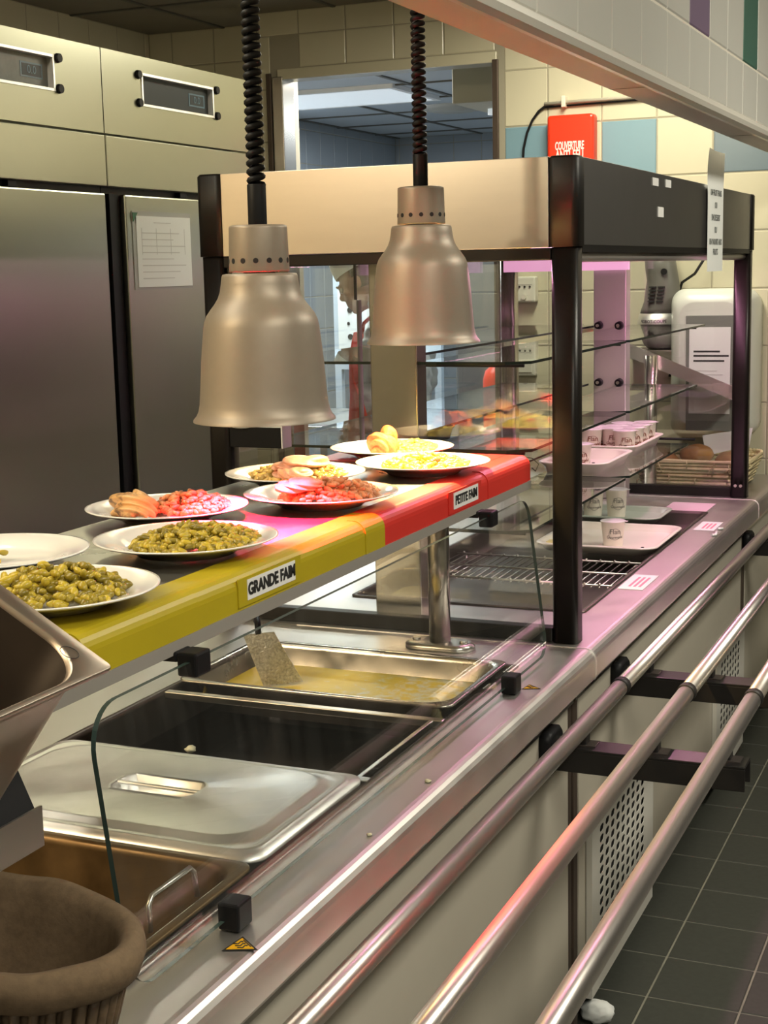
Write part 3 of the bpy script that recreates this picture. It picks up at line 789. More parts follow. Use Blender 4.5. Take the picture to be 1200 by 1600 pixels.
bm = B(); o_ = edge_prof(PX1, 1.188, PZ1, 0.021, -0.900, off=0.0024); i_ = edge_prof(PX1, 1.188, PZ1, 0.021, -0.900, off=0.0014)
prism(bm, o_ + i_[::-1], 1, 1.93, 2.0); part('yellow_tape', bm, YELLOW, t)
bm = B(); prism(bm, o_ + i_[::-1], 1, 2.47, 2.70); part('red_tape', bm, RED, t)
bm = B(); box(bm, PX1-0.003, PX1+0.003, PY0, PY1, PZ0-0.006, 1.1898); part('grey_lip', bm, pbr('grey_lip', (0.27, 0.25, 0.225), 0.5), t)
def shelf_label(s, ya, yb, za, zb, size, xs):
    bm = B(); box(bm, PX1+0.0026, PX1+0.0038, ya, yb, za, zb); q = part('sign_plate', bm, WHITE, t)
    bm = place(text_bm(s, size, 0.0004, xs=xs, bold=0.0007), (PX1+0.0043, (ya+yb)/2, (za+zb)/2), (0, 1, 0), (0, 0, 1))
    part('lettering', bm, INK, q)
    bm = B(); box(bm, PX1+0.0013, PX1+0.0030, ya-0.022, yb+0.018, za-0.006, zb+0.004); part('sign_tape', bm, YELLOW if ya < 2 else RED, t)
shelf_label('GRANDE FAIM', 1.566, 1.697, 1.200, 1.226, 0.0215, 0.93)
shelf_label('PETITE FAIM', 2.292, 2.413, 1.199, 1.227, 0.0215, 0.93)
for (y, nm) in ((2.655, 0), (1.02, 1)):
    if nm: continue
    bm = B(); cyl(bm, (-1.04, y, CT+0.012), (-1.04, y, PZ0), 0.0215, n=32); part('post', bm, STEEL_V, t)
    bm = B(); loft(bm, [[(-1.04+a, y+b, z) for a, b in rr(hx, hy, r_, 6)] for hx, hy, r_, z in ((0.072, 0.036, 0.036, CT), (0.072, 0.036, 0.036, CT+0.008), (0.064, 0.030, 0.03, CT+0.014))])
    part('post_flange', bm, STEEL, t)
    for dx in (-0.05, 0.05):
        bm = B(); cyl(bm, (-1.04+dx, y, CT+0.013), (-1.04+dx, y, CT+0.019), 0.009, n=6); part('bolt', bm, STEEL, t)
bm = B(); cyl(bm, (-1.15, 1.165, CT), (-1.15, 1.165, PZ0), 0.0215, n=32); part('post', bm, STEEL_V, t)
# power cord at the end of the shelf
bm = B(); tube(bm, [(-0.885, 2.727, 1.235), (-0.872, 2.740, 1.230), (-0.862, 2.748, 1.218), (-0.866, 2.740, 1.205), (-0.872, 2.735, 1.212)], 0.0012, 6)
tag(part('wire_tie', bm, INK, loc=(-0.872, 2.735, 1.22)), 'thin wire loop at the far red end of the pass shelf', 'wire')

# ================================================================== PLATES AND FOOD
def plate_mesh():
    bm = B()
    lathe(bm, [(0.0, 0.003), (0.055, 0.003), (0.062, 0.0), (0.066, 0.001), (0.072, 0.006), (0.095, 0.013), (0.118, 0.0195), (0.1215, 0.0212), (0.1215, 0.0225), (0.118, 0.0225), (0.092, 0.0165), (0.080, 0.0105), (0.072, 0.0072), (0.0, 0.0068)], n=56)
    bmesh.ops.remove_doubles(bm, verts=bm.verts, dist=0.0005)
    return bm
def beans(rng, n, rx, ry, h, size, el, cx=0, cy=0, z0=0.008):
    """numpy heap of curved beans, one mesh"""
    g = bmesh.new(); bmesh.ops.create_icosphere(g, subdivisions=2, radius=1)
    bv = np.array([v.co[:] for v in g.verts]); bf = [[v.index for v in f.verts] for f in g.faces]; g.free()
    V = []; F = []
    for k in range(n):
        r = math.sqrt(rng.random()); a = rng.uniform(0, 2*PI)
        x, y = cx + rx*r*math.cos(a), cy + ry*r*math.sin(a)
        top = h*max(0.0, 1-r*r)
        z = z0 + size*0.6 + top*rng.random()**0.6 + 0.004*r
        s = size*rng.uniform(0.8, 1.15)
        v = bv*np.array([s*el, s*0.72, s*0.62])
        v[:, 1] += 0.22*(v[:, 0]**2)/(s*el)
        yaw, pit, rol = rng.uniform(0, 2*PI), rng.uniform(-.5, .5), rng.uniform(0, 6)
        Rm = np.array(Matrix.Rotation(yaw, 3, 'Z') @ Matrix.Rotation(pit, 3, 'Y') @ Matrix.Rotation(rol, 3, 'X'))
        v = v @ Rm.T + np.array([x, y, z])
        o = len(V)*len(bv); V.append(v); F += [[i+o for i in f] for f in bf]
    me = bpy.data.meshes.new('bean_heap'); me.from_pydata(np.concatenate(V).tolist(), [], F)
    me.polygons.foreach_set('use_smooth', [True]*len(F)); return me
def heap(name, me, mat, loc, label, cat='beans'):
    me.materials.append(mat); o = bpy.data.objects.new(name, me); COL.objects.link(o); o.location = loc
    return tag(o, label, cat, kind='stuff')
PZ = PZ1 + 0.0018
p0 = part('dinner_plate', plate_mesh(), PLATE, smooth=True)
PL = {'f1': (-0.985, 1.325), 'f2': (-1.0, 1.643), 'f3': (-1.0, 2.052), 'f4': (-0.982, 2.437),
      'b1': (-1.190, 1.485), 'b2': (-1.166, 1.865), 'b3': (-1.146, 2.252), 'b4': (-1.125, 2.632)}
PLAB = {'f1': 'white plate heaped with olive beans nearest the tilted steel pan', 'f2': 'white plate of olive beans on the front edge behind the GRANDE FAIM sign',
        'f3': 'red-lit white plate of beans and meat on the front edge at the yellow-red join', 'f4': 'brightly lit white plate on the front edge behind the PETITE FAIM sign',
        'b1': 'white plate with a few beans cut off by the left edge of the photo', 'b2': 'white plate with a chicken piece and red-lit beans in the back row',
        'b3': 'white plate with sliced pork over beans in the back row', 'b4': 'white plate with salmon chunks at the far end of the back row'}
p0.location = (*PL['f1'], PZ); tag(p0, PLAB['f1'], 'plate', 'dinner plates on the pass shelf')
for k in list(PL)[1:]:
    q = p0.copy(); COL.objects.link(q); q.location = (*PL[k], PZ); q['label'] = PLAB[k]
rng = random.Random(3)
L = lambda k, dx=0, dy=0: (PL[k][0]+dx, PL[k][1]+dy, PZ)
heap('bean_heap', beans(rng, 430, 0.080, 0.088, 0.034, 0.0070, 1.1, 0.004, -0.004), BEAN, L('f1'), 'heap of olive beans with tomato juice on the nearest plate')
heap('bean_heap', beans(rng, 90, 0.060, 0.055, 0.018, 0.0075, 1.35, -0.02, -0.035), BEAN, L('b1'), 'few olive beans on the plate at the left edge of the photo')
heap('bean_heap', beans(rng, 560, 0.078, 0.094, 0.024, 0.0060, 1.25, 0.010, 0.006), BEAN, L('f2'), 'low heap of olive beans on the plate behind the GRANDE FAIM sign')
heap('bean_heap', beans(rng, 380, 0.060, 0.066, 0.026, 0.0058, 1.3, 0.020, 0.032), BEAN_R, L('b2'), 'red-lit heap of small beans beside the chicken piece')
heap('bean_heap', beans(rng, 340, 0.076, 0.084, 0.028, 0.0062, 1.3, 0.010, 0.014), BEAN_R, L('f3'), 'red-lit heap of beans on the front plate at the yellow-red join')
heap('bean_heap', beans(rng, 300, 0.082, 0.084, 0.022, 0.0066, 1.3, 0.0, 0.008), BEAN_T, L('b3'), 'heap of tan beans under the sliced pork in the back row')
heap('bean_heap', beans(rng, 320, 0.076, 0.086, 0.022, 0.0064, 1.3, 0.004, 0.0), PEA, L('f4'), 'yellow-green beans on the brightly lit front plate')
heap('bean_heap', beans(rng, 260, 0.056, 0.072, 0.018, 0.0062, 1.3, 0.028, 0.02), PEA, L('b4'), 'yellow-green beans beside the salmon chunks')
def lump(name, mat, loc, dims, seed, label, cat, rot=0.0, rough_=0.16, sub=5, crust=None):
    r = random.Random(seed); bm = B()
    bmesh.ops.create_icosphere(bm, subdivisions=sub, radius=1)
    ph = [(r.uniform(1.5, 5)*q, r.uniform(1.5, 5)*q, r.uniform(1.5, 5)*q, r.uniform(0, 6)) for q in (0.8, 1, 1, 1.7, 2.4)]
    for v in bm.verts:
        c = v.co.copy(); d = sum(math.sin(a*c.x + b*c.y + e*c.z + p) for a, b, e, p in ph)/5
        v.co = Vector((c.x*dims[0], c.y*dims[1], max(c.z, -0.6)*dims[2]))*(1+rough_*d)
    for f in bm.faces:
        f.smooth = True
        if crust is not None:
            q = f.calc_center_median(); f.material_index = 1 if math.sin(q.x*210+seed)*math.sin(q.y*170)*math.sin(q.z*120+1) > crust else 0
    bm.transform(Matrix.Translation(loc) @ Matrix.Rotation(rot, 4, 'Z'))
    return tag(part(name, bm, mat, loc=loc), label, cat)
X, Y, Z = L('b2'); lump('chicken_piece', CHICK, (X-0.030, Y-0.044, Z+0.024), (0.032, 0.042, 0.020), 4, 'browned chicken piece at the left of the back plate by the lamp', 'chicken', 0.9, 0.42)
X, Y, Z = L('b2'); lump('chicken_piece', CHICK, (X-0.046, Y-0.010, Z+0.026), (0.020, 0.034, 0.018), 9, 'smaller orange chicken piece behind the browned one', 'chicken', 0.6, 0.42)
X, Y, Z = L('b3'); lump('pork_slice', MEAT, (X+0.018, Y-0.012, Z+0.038), (0.026, 0.062, 0.013), 5, 'long pink pork slice draped over the tan beans', 'meat slice', -0.35, 0.35)
X, Y, Z = L('b3'); lump('pork_slice', MEAT, (X+0.022, Y-0.054, Z+0.026), (0.024, 0.030, 0.012), 15, 'short pork slice at the near end of the tan beans', 'meat slice', -0.8, 0.35)
X, Y, Z = L('f3'); lump('pork_slice', MEAT, (X-0.012, Y-0.052, Z+0.038), (0.024, 0.040, 0.012), 6, 'pale meat slice on the red-lit front plate', 'meat slice', -0.5, 0.35)
X, Y, Z = L('b4'); lump('salmon_chunk', SALMON, (X+0.008, Y-0.066, Z+0.026), (0.026, 0.024, 0.026), 7, 'bigger orange salmon chunk at the near side of the far plate', 'salmon', 0.4, 0.5)
X, Y, Z = L('b4'); lump('salmon_chunk', SALMON, (X-0.008, Y-0.022, Z+0.030), (0.024, 0.018, 0.026), 8, 'smaller salmon chunk in the middle of the far plate', 'salmon', 0.2, 0.5)
X, Y, Z = L('f4')
for k, (dx, dy) in enumerate(((0.035, -0.03), (0.03, 0.012), (0.0, 0.035))):
    lump('tomato_piece', pbr('tomato_%d' % k, (0.6, 0.1, 0.02), 0.35), (X+dx, Y+dy, Z+0.026), (0.010, 0.011, 0.008), 30+k,
         ('red tomato piece at the near side of the bright plate', 'red tomato piece in the middle of the bright plate', 'red tomato piece towards the back of the bright plate')[k], 'tomato')

# ================================================================== HEAT LAMPS
def heat_lamp(loc, top, label, glow, power, lcol, cone):
    cx, cy, z = loc
    t = thing('heat_lamp', label, 'heat lamp', loc, 'heat lamps over the pass shelf')
    bm = B()
    po = [(0.1025, 0.0), (0.1020, 0.003), (0.0975, 0.008), (0.0945, 0.0145), (0.0925, 0.024), (0.0905, 0.045), (0.0878, 0.084), (0.0850, 0.112), (0.0825, 0.134), (0.0808, 0.142), (0.0775, 0.150), (0.0715, 0.1585), (0.0655, 0.166), (0.0605, 0.174), (0.0572, 0.183), (0.0553, 0.194), (0.0540, 0.204), (0.0525, 0.2075), (0.047, 0.2085)]
    lathe(bm, po, (cx, cy, z), 64)
    pi_ = [(0.1010, 0.0), (0.0995, 0.002), (0.0965, 0.006), (0.0930, 0.0140), (0.0890, 0.045), (0.0862, 0.084), (0.0808, 0.134), (0.076, 0.149), (0.064, 0.165), (0.0588, 0.174), (0.054, 0.194), (0.052, 0.206), (0.047, 0.2070)]
    lathe(bm, pi_, (cx, cy, z), 64, mi=1)
    lathe(bm, [(0.1025, 0), (0.1010, 0)], (cx, cy, z), 64)
    part('shade', bm, [LAMP, LAMP_IN], t, recalc=False)
    bm = B(); lathe(bm, [(0.0, 0.2755), (0.037, 0.2755), (0.0408, 0.274), (0.0412, 0.271), (0.0428, 0.2125), (0.0424, 0.2105), (0.030, 0.2105)], (cx, cy, z), 56)
    part('socket_cover', bm, LAMP, t)
    for k in range(14):
        a = 2*PI*(k+0.35)/14; R = 0.0423
        p = Vector((cx+R*math.cos(a), cy+R*math.sin(a), z+0.226)); d = Vector((math.cos(a), math.sin(a), 0))
        bm = B(); cyl(bm, p-d*0.004, p+d*0.0006, 0.0038, n=12); part('vent_hole', bm, DARK, t)
    bm = B(); cyl(bm, (cx, cy, z+0.2755), (cx, cy, z+0.332), 0.0133, n=24); part('cord_sleeve', bm, BLACK_PL, t, bevel=0.001)
    bm = B(); H = top-(z+0.332); turns = H/0.0118; n = int(turns*12); pts = []
    for k in range(n+1):
        a = 2*PI*turns*k/n; rr_ = 0.0092*(1 if k < n-16 else 0.7)
        pts.append((cx+rr_*math.cos(a), cy+rr_*math.sin(a), z+0.330+H*k/n))
    tube(bm, pts, 0.0046, 7); part('coiled_cord', bm, BLACK_PL, t)
    bm = B(); cyl(bm, (cx, cy, top-0.03), (cx, cy, top), 0.04, n=24); part('ceiling_rose', bm, BLACK_PL, t)
    bm = B(); ico(bm, (cx, cy, z+0.115), 0.032, 3, (1, 1, 1.25)); part('bulb', bm, glow, t)
    cyl_ = B(); cyl(cyl_, (cx, cy, z+0.145), (cx, cy, z+0.21), 0.022, n=16); part('bulb_base', cyl_, WHITE, t)
    l = light('heat_lamp_light', 'SPOT', (cx, cy, z+0.060), power, lcol, (0.015, 0.015)); l.data.spot_size = math.radians(cone); l.data.spot_blend = 0.6
    return t
LAMP1 = (-0.997, 1.868, 1.392); LAMP2 = (-0.993, 2.478, 1.470)
heat_lamp(LAMP1, CEIL, 'nearer grey bell heat lamp with a red bulb on a black coiled cord', emis('red_bulb', (1, 0.06, 0.03), 5), 460.0, (1.0, 0.012, 0.045), 80)
heat_lamp(LAMP2, CEIL, 'farther grey bell heat lamp with a warm white bulb on a black coiled cord', emis('warm_bulb', (1, 0.72, 0.35), 8), 55.0, (1.0, 0.70, 0.28), 118)

# ================================================================== DISPLAY CABINET
DX0, DX1, DY0, DY1 = -1.612, -0.788, 2.758, 4.765
HZ0, HZ1 = 1.637, 1.8075
t = cabd = thing('display_cabinet', 'black framed glass food display cabinet with a steel header on the chilled counter', 'display cabinet', ((DX0+DX1)/2, (DY0+DY1)/2, CT))
pw = 0.052
for (x0, x1) in ((DX0, DX0+pw), (DX1-pw, DX1)):
    for (y0, y1) in ((DY0, DY0+0.05), (DY1-0.05, DY1)):
        bm = B(); rloops(bm, (x0+x1)/2, (y0+y1)/2, [(pw/2, 0.025, 0.012, CT+0.0005), (pw/2, 0.025, 0.012, HZ0)], n=5); part('corner_post', bm, STEEL_V if (x0 == DX0 and y0 > 4) else BLACK_BR, t)
        bm = B(); rloops(bm, (x0+x1)/2, (y0+y1)/2, [(pw/2+0.004, 0.029, 0.014, HZ0+0.0005), (pw/2+0.004, 0.029, 0.014, HZ1-0.004), (pw/2, 0.025, 0.012, HZ1+0.001)], n=5); part('header_corner', bm, BLACK, t)
# header panels
bm = B(); box(bm, DX0+pw+0.003, DX1-pw-0.003, DY0, DY0+0.012, HZ0, HZ1); part('header_panel', bm, pbr('header_steel', (0.64, 0.58, 0.51), 0.30, 1.0, noise=0.03, nscale=6, stretch=(1, 1, 6)), t, bevel=0.001)
bm = B(); box(bm, DX1-0.014, DX1-0.001, DY0+0.053, DY1-0.053, HZ0+0.004, HZ1); part('header_panel', bm, pbr('header_dark_steel', (0.42, 0.41, 0.40), 0.36, 1.0, noise=0.05, nscale=6), t, bevel=0.001, label='dark steel header side')
bm = B(); box(bm, DX0+0.001, DX0+0.014, DY0+0.053, DY1-0.053, HZ0+0.004, HZ1); part('header_panel', bm, STEEL, t)
bm = B(); box(bm, DX0+pw, DX1-pw, DY1-0.012, DY1, HZ0, HZ1); part('header_panel', bm, STEEL, t)
bm = B(); box(bm, DX0+0.014, DX1-0.014, DY0+0.012, DY1-0.012, HZ0+0.012, HZ0+0.018); part('header_underside', bm, pbr('header_underside_white', (0.70, 0.66, 0.66), 0.35), t)
bm = B(); box(bm, DX0+0.01, DX1-0.01, DY0+0.01, DY1-0.01, HZ1-0.006, HZ1); part('header_top', bm, STEEL, t)
# rails below header
bm = B(); box(bm, DX0+pw, DX1-pw, DY0+0.004, DY0+0.03, HZ0-0.024, HZ0-0.0005); part('frame_rail', bm, BLACK_BR, t, bevel=0.002)
bm = B(); box(bm, DX0+pw, DX1-pw, DY1-0.03, DY1-0.004, HZ0-0.024, HZ0-0.0005); part('frame_rail', bm, BLACK_BR, t, bevel=0.002)
bm = B(); box(bm, DX1-0.018, DX1-0.002, DY0+0.05, DY1-0.05, HZ0-0.010, HZ0+0.004); part('frame_rail', bm, BLACK, t)
bm = B(); cyl(bm, (DX1-0.026, DY0+0.055, HZ0-0.016), (DX1-0.026, DY1-0.055, HZ0-0.016), 0.013, n=24)
part('tube_sleeve', bm, pbr('ribbed_tube_sleeve', (0.48, 0.45, 0.43), 0.35, 0.6), t)
for (y0, y1) in ((DY0+0.003, DY0+0.033), (DY1-0.033, DY1-0.003)):
    bm = B(); box(bm, DX0+pw, DX1-pw, y0, y1, CT+0.0005, CT+0.030); part('base_rail', bm, BLACK, t, bevel=0.002)
bm = B(); box(bm, DX0+0.003, DX0+0.03, DY0+0.05, DY1-0.05, CT+0.0005, CT+0.03); part('base_rail', bm, BLACK, t, bevel=0.002)
# end panes and staff-side sliding panes
for y in (DY0+0.018, DY1-0.018):
    bm = B(); box(bm, DX0+pw-0.004, DX1-pw+0.004, y-0.003, y+0.003, CT+0.028, HZ0-0.022); part('end_pane', bm, GLASS, t)
for (y0, y1, dx) in ((DY0+0.05, 3.62, 0.008), (3.58, DY1-0.05, 0.018)):
    bm = B(); box(bm, DX0+dx, DX0+dx+0.005, y0, y1, CT+0.03, HZ0); part('sliding_pane', bm, [GLASS], t)
bm = B(); cyl(bm, (DX0+0.026, 3.512, 0.98), (DX0+0.026, 3.512, 1.527), 0.0065, n=12); part('pane_handle', bm, pbr('handle_grey', (0.42, 0.41, 0.39), 0.4), t)
bm = B(); box(bm, DX0+0.014, DX0+0.02, 3.509, 3.515, 1.527, HZ0); part('pane_seal', bm, RUBBER, t)
# columns
for y in (2.835, 4.60):
    bm = B(); box(bm, -1.258, -1.152, y, y+0.055, CT+0.0005, HZ0+0.012); part('steel_column', bm, STEEL_V if y < 4 else STEEL_SAT, t, bevel=0.003)
# shelves, two lengths at three heights
GX0, GX1 = -1.545, -0.915
for z, yb in ((1.409, 4.66), (1.2285, 4.55), (1.0605, 4.42)):
    for (y0, y1, s) in ((2.838, 3.655, 0), (3.662, yb, 1)):
        for (x0, x1) in ((-1.150, GX1), (GX0, -1.260)):
            if s: x0, x1 = (x0, x1) if x0 > -1.2 else (x0, x1)
            bm = B(); pts = [(x, y) for x, y in ((x0, y0), (x1 if x0 < -1.2 else x1-0.045, y0), (x1, y0 if x0 < -1.2 else y0+0.035), (x1, y1), (x0, y1))]
            if x0 < -1.2: pts = [(x0, y0), (x1, y0), (x1, y1), (x0, y1)]
            a = [bm.verts.new((x, y, z-0.003)) for x, y in pts]; b = [bm.verts.new((x, y, z+0.003)) for x, y in pts]
            bm.faces.new(a[::-1]); bm.faces.new(b)
            for k in range(len(pts)):
                f = bm.faces.new((a[k], a[(k+1) % len(pts)], b[(k+1) % len(pts)], b[k])); f.material_index = 1
            part('glass_shelf', bm, [GLASS, GLASS_EDGE], t)
    for x in (-1.238, -1.172):
        bm = B(); cyl(bm, (x, 4.598, z+0.004), (x, 4.574, z+0.004), 0.013, 0.011, n=14); part('shelf_knob', bm, BLACK_PL, t)
        bm = B(); cyl(bm, (x, 4.5745, z+0.004), (x, 4.570, z+0.004), 0.005, n=10); part('knob_cap', bm, STEEL, t)
    bm = B(); tube(bm, [(-1.145, 4.60, z-0.006), (-0.93, 4.60, z-0.006)], 0.004, 8); tube(bm, [(-1.145, 2.87, z-0.006), (-0.93, 2.87, z-0.006)], 0.004, 8); part('support_rod', bm, BLACK_PL, t)
    bm = B(); tube(bm, [(-1.145, 3.658, z-0.0065), (-0.93, 3.658, z-0.0065)], 0.0035, 8); part('support_rod', bm, BLACK_PL, t)
# pink lamp tube under the header and its light
bm = B(); cyl(bm, (-0.90, DY0+0.10, HZ0-0.002), (-0.90, DY1-0.10, HZ0-0.002), 0.011, n=16); part('lamp_tube', bm, emis('pink_tube', (1.0, 0.55, 0.78), 3.0), t)
for y in (3.25, 4.25):
    light('pink_tube_light', 'AREA', (-0.90, y, HZ0-0.018), 4.2, (1.0, 0.38, 0.62), (0.03, 0.9))
bm = B(); box(bm, -1.55, -1.14, 4.575, 4.597, 1.586, 1.645); part('lamp_diffuser', bm, emis('pink_diffuser', (1.0, 0.42, 0.70), 0.75), t)
# black control box and pads
bm = B(); box(bm, -1.56, -1.432, DY0+0.001, DY0+0.04, 1.232, 1.277); part('control_box', bm, BLACK_PL, t, bevel=0.002)
bm = B(); box(bm, -1.434, -1.431, DY0-0.001, DY0+0.041, 1.232, 1.282); box(bm, -1.56, -1.432, DY0-0.0005, DY0+0.002, 1.2765, 1.281); part('paper_trim', bm, PAPER, t)
bm = B(); ico(bm, (-1.53, DY0+0.0, 1.279), 0.02, 2, (1.4, 0.3, 0.35)); part('crumpled_tape', bm, PAPER, t)
for (a, b, c, d) in ((3.384, 3.442, 1.778, 1.796), (3.517, 3.575, 1.7795, 1.7975), (3.440, 3.497, 1.709, 1.732)):
    bm = B(); box(bm, DX1-0.001, DX1+0.0012, a, b, c, d); part('adhesive_pad', bm, WHITE, t)
for dx in (-0.035, -0.018):
    bm = B(); cyl(bm, (DX1+dx, DY1-0.050, CT+0.04), (DX1+dx, DY1-0.0535, CT+0.04), 0.005, n=10); part('screw', bm, STEEL, t)
# hanging paper notice
t = thing('paper_notice', 'white paper notice hanging from the dark header side, listing fruit, dessert or yogurt', 'notice', (DX1+0.004, 4.11, 1.74))
bm = B(); NP = 14
rows = []
for k in range(NP+1):
    z = 1.578 + 0.322*k/NP; cl = max(0, (z-1.80)/0.1)
    y0, y1 = 4.012 - 0.035*max(0, (z-1.78)/0.12), 4.232
    rows.append([(DX1+0.0035 + 0.010*cl*cl, y0, z), (DX1+0.003, (y0+y1)/2, z), (DX1+0.0035+0.003*cl, y1, z)])
v = [[bm.verts.new(p) for p in r] for r in rows]
for a, b in zip(v[:-1], v[1:]):
    for i in range(2): bm.faces.new((a[i], a[i+1], b[i+1], b[i]))
part('sheet', bm, PAPER, t, recalc=False, smooth=True)
for s, z in (('UN FRUIT FRAIS', 1.788), ('OU', 1.755), ('UN DESSERT', 1.722), ('OU', 1.689), ('UN YAOURT AUX', 1.657), ('FRUITS', 1.630)):
    bm = place(text_bm(s, 0.0235, 0.0003, xs=0.92), (DX1+0.0048, 4.122, z), (0, 1, 0), (0, 0, 1)); part('lettering', bm, INK_M, t)
# pale card labels on the counter edge
def card(ya, yb, xa_, xb_, label, m=PURPLE, ink=True):
    t = thing('price_card', label, 'card', ((xa_+xb_)/2, (ya+yb)/2, CT), 'cards on the counter edge')
    bm = B(); box(bm, xa_, xb_, ya, yb, CT+0.0005, CT+0.0016); part('card_sheet', bm, PAPER, t)
    if ink:
        for k in range(3):
            x = xa_ + (xb_-xa_)*(0.3+0.2*k)
            bm = B(); box(bm, x, x+0.006, ya+0.03, yb-0.03, CT+0.0016, CT+0.0019); part('printed_line', bm, INK_P, t)
card(3.287, 3.455, -0.842, -0.782, 'white card stuck on the counter edge nearest the black post')
card(4.10, 4.245, -0.832, -0.774, 'white card stuck on the counter edge beside the far tray')
bm = B(); tube(bm, [(-0.764, 4.02, CT+0.004), (-0.757, 4.04, CT+0.001), (-0.76, 4.07, CT+0.004)], 0.004, 6); tube(bm, [(-0.767, 4.12, CT+0.004), (-0.756, 4.14, CT+0.002)], 0.004, 6)
tag(part('tape_scrap', bm, PAPER, loc=(-0.76, 4.07, CT)), 'twisted white scrap of tape on the counter edge beside the far card', 'tape')
bm = B(); box(bm, -0.99, -0.856, 4.405, 4.57, CT+0.0005, CT+0.003); tag(part('pink_sheet', bm, PURPLE, loc=(-0.92, 4.49, CT)), 'pale pink-lit sheet lying by the far post of the cabinet', 'sheet')

# ================================================================== TRAYS AND CUPS
def tray(cx, cy, hx, hy, z, h, mat, label, grp=None, holes=True):
    t = thing('serving_tray', label, 'tray', (cx, cy, z), grp)
    bm = B(); r = 0.045
    rloops(bm, cx, cy, [(hx-0.018, hy-0.018, r, z), (hx-0.010, hy-0.010, r, z+h*0.6), (hx-0.001, hy-0.001, r, z+h-0.004), (hx, hy, r, z+h-0.002), (hx, hy, r, z+h), (hx-0.010, hy-0.010, r, z+h+0.001), (hx-0.014, hy-0.014, r, z+h-0.003),
                        (hx-0.020, hy-0.020, r-0.006, z+0.005), (hx-0.026, hy-0.026, r-0.01, z+0.004)], n=8)
    part('tray_body', bm, mat, t)
    if holes:
        bm = B(); cyl(bm, (cx+hx-0.035, cy-hy+0.0145, z+h-0.002), (cx+hx-0.035, cy-hy+0.0145, z+h+0.0022), 0.004, n=10); part('rivet_hole', bm, DARK, t)
tray(-1.012+0.0, 3.875, 0.165, 0.185, 0.852, 0.022, TRAYM, 'cream tray with a single dessert cup in the chilled well', 'trays')
tray(-1.075, 4.25, 0.135, 0.115, 0.857, 0.018, TRAYG, 'grey-green tray with tall cups at the back of the chilled well', 'trays', False)
tray(-1.075, 4.225, 0.095, 0.19, 1.0637, 0.032, TRAYM, 'cream tray crowded with dessert cups on the low glass shelf', 'trays')
tray(-1.065, 3.825, 0.095, 0.165, 1.0637, 0.032, TRAYM, 'cream tray with two lidded cups on the low glass shelf, nearer the black post', 'trays')
def make_cup(label, ink, band, H=0.070):
    t = thing('dessert_cup', label, 'cup', (0, 0, 0), 'dessert cups')
    bm = B(); s = H/0.07
    lathe(bm, [(0.0, 0.001), (0.0235, 0.001), (0.025, 0.0), (0.026, 0.003), (0.0315, 0.064*s), (0.0335, 0.066*s), (0.0335, 0.0685*s), (0.031, 0.0685*s)], n=36); part('cup_body', bm, CUP, t, recalc=True)
    bm = B(); lathe(bm, [(0.0, 0.0705*s), (0.033, 0.0700*s), (0.0345, 0.0692*s), (0.0345, 0.0687*s), (0.0, 0.0687*s)], n=36)
    box(bm, 0.026, 0.040, -0.007, 0.007, 0.0688*s, 0.0696*s); part('foil_lid', bm, CUPLID, t)
    if band:
        bm = B(); lathe(bm, [(0.0263, 0.003), (0.0282, 0.020)], n=36)
        for v in bm.verts:
            if v.co.z > 0.01: v.co.z += 0.004*math.sin(5*math.atan2(v.co.y, v.co.x))
        part('caramel_band', bm, band, t, recalc=True)
    for word, z, size in (('Flan', 0.043, 0.019), ('Gourmand', 0.028, 0.0105)):
        bm = text_bm(word, size, 0.0002, bend=0.0302 - (0.043-z)*0.09 , bold=0.0001)
        ang = math.radians(25)
        bm.transform(Matrix.Translation((0, 0, z*s)) @ Matrix.Rotation(ang, 4, 'Z') @ Matrix(((1, 0, 0, 0), (0, 0, -1, 0), (0, 1, 0, 0), (0, 0, 0, 1))))
        part('lettering', bm, ink, t)
    bm = B(); R = 0.0300
    pts = []
    for k in range(28):
        a = 2*PI*k/28; u = 0.017*math.cos(a)/R; zz = (0.036+0.015*math.sin(a))*s; Rz = 0.0262 + (zz/s)*0.0812 + 0.0004
        q = -PI/2 + math.radians(25) + u; pts.append((Rz*math.cos(q), Rz*math.sin(q), zz))
    tube(bm, pts, 0.0005, 5, closed=True); part('oval_logo', bm, ink, t)
    return t
c1 = make_cup('single white dessert cup standing on the cream tray in the chilled well', CUPINK2, None)
c1.location = (-0.985, 3.80, 0.8565)
c2 = make_cup('dessert cup with a caramel band at the front of the crowded tray', CUPINK, CUPRED); c2.location = (-1.026, 4.087, 1.0682)
c3 = make_cup('dessert cup with a dark caramel base on the crowded tray, second in front', CUPINK, CUPINK)
c3.location = (-1.076, 4.140, 1.0682)
spots = [(-1.128, 4.10, 'dessert cup in the front row of the crowded tray, staff side', c2), (-1.022, 4.166, 'dessert cup in the second row of the crowded tray, customer side', c2), (-1.080, 4.212, 'dessert cup in the middle of the crowded tray', c3),
         (-1.133, 4.175, 'dessert cup in the second row of the crowded tray, staff side', c2), (-1.022, 4.242, 'dessert cup in the third row of the crowded tray, customer side', c2), (-1.082, 4.285, 'dessert cup in the third row of the crowded tray, middle', c2),
         (-1.022, 4.320, 'dessert cup at the far customer-side corner of the crowded tray', c2)]
for x, y, lb, src in spots: dup(src, (x, y, 1.0682), lb)
dup(c3, (-1.062, 3.745, 1.0682), 'lidded cup with a dark red band on the nearer shelf tray, customer side')
dup(c2, (-1.118, 3.80, 1.0682), 'lidded cup on the nearer shelf tray, staff side')
c4 = make_cup('tall pale cup at the right of the grey-green tray', CUPINK2, None, 0.085); c4.location = (-1.085, 4.225, 0.8618)
dup(c4, (-1.150, 4.20, 0.8618), 'tall pale cup in the middle of the grey-green tray')
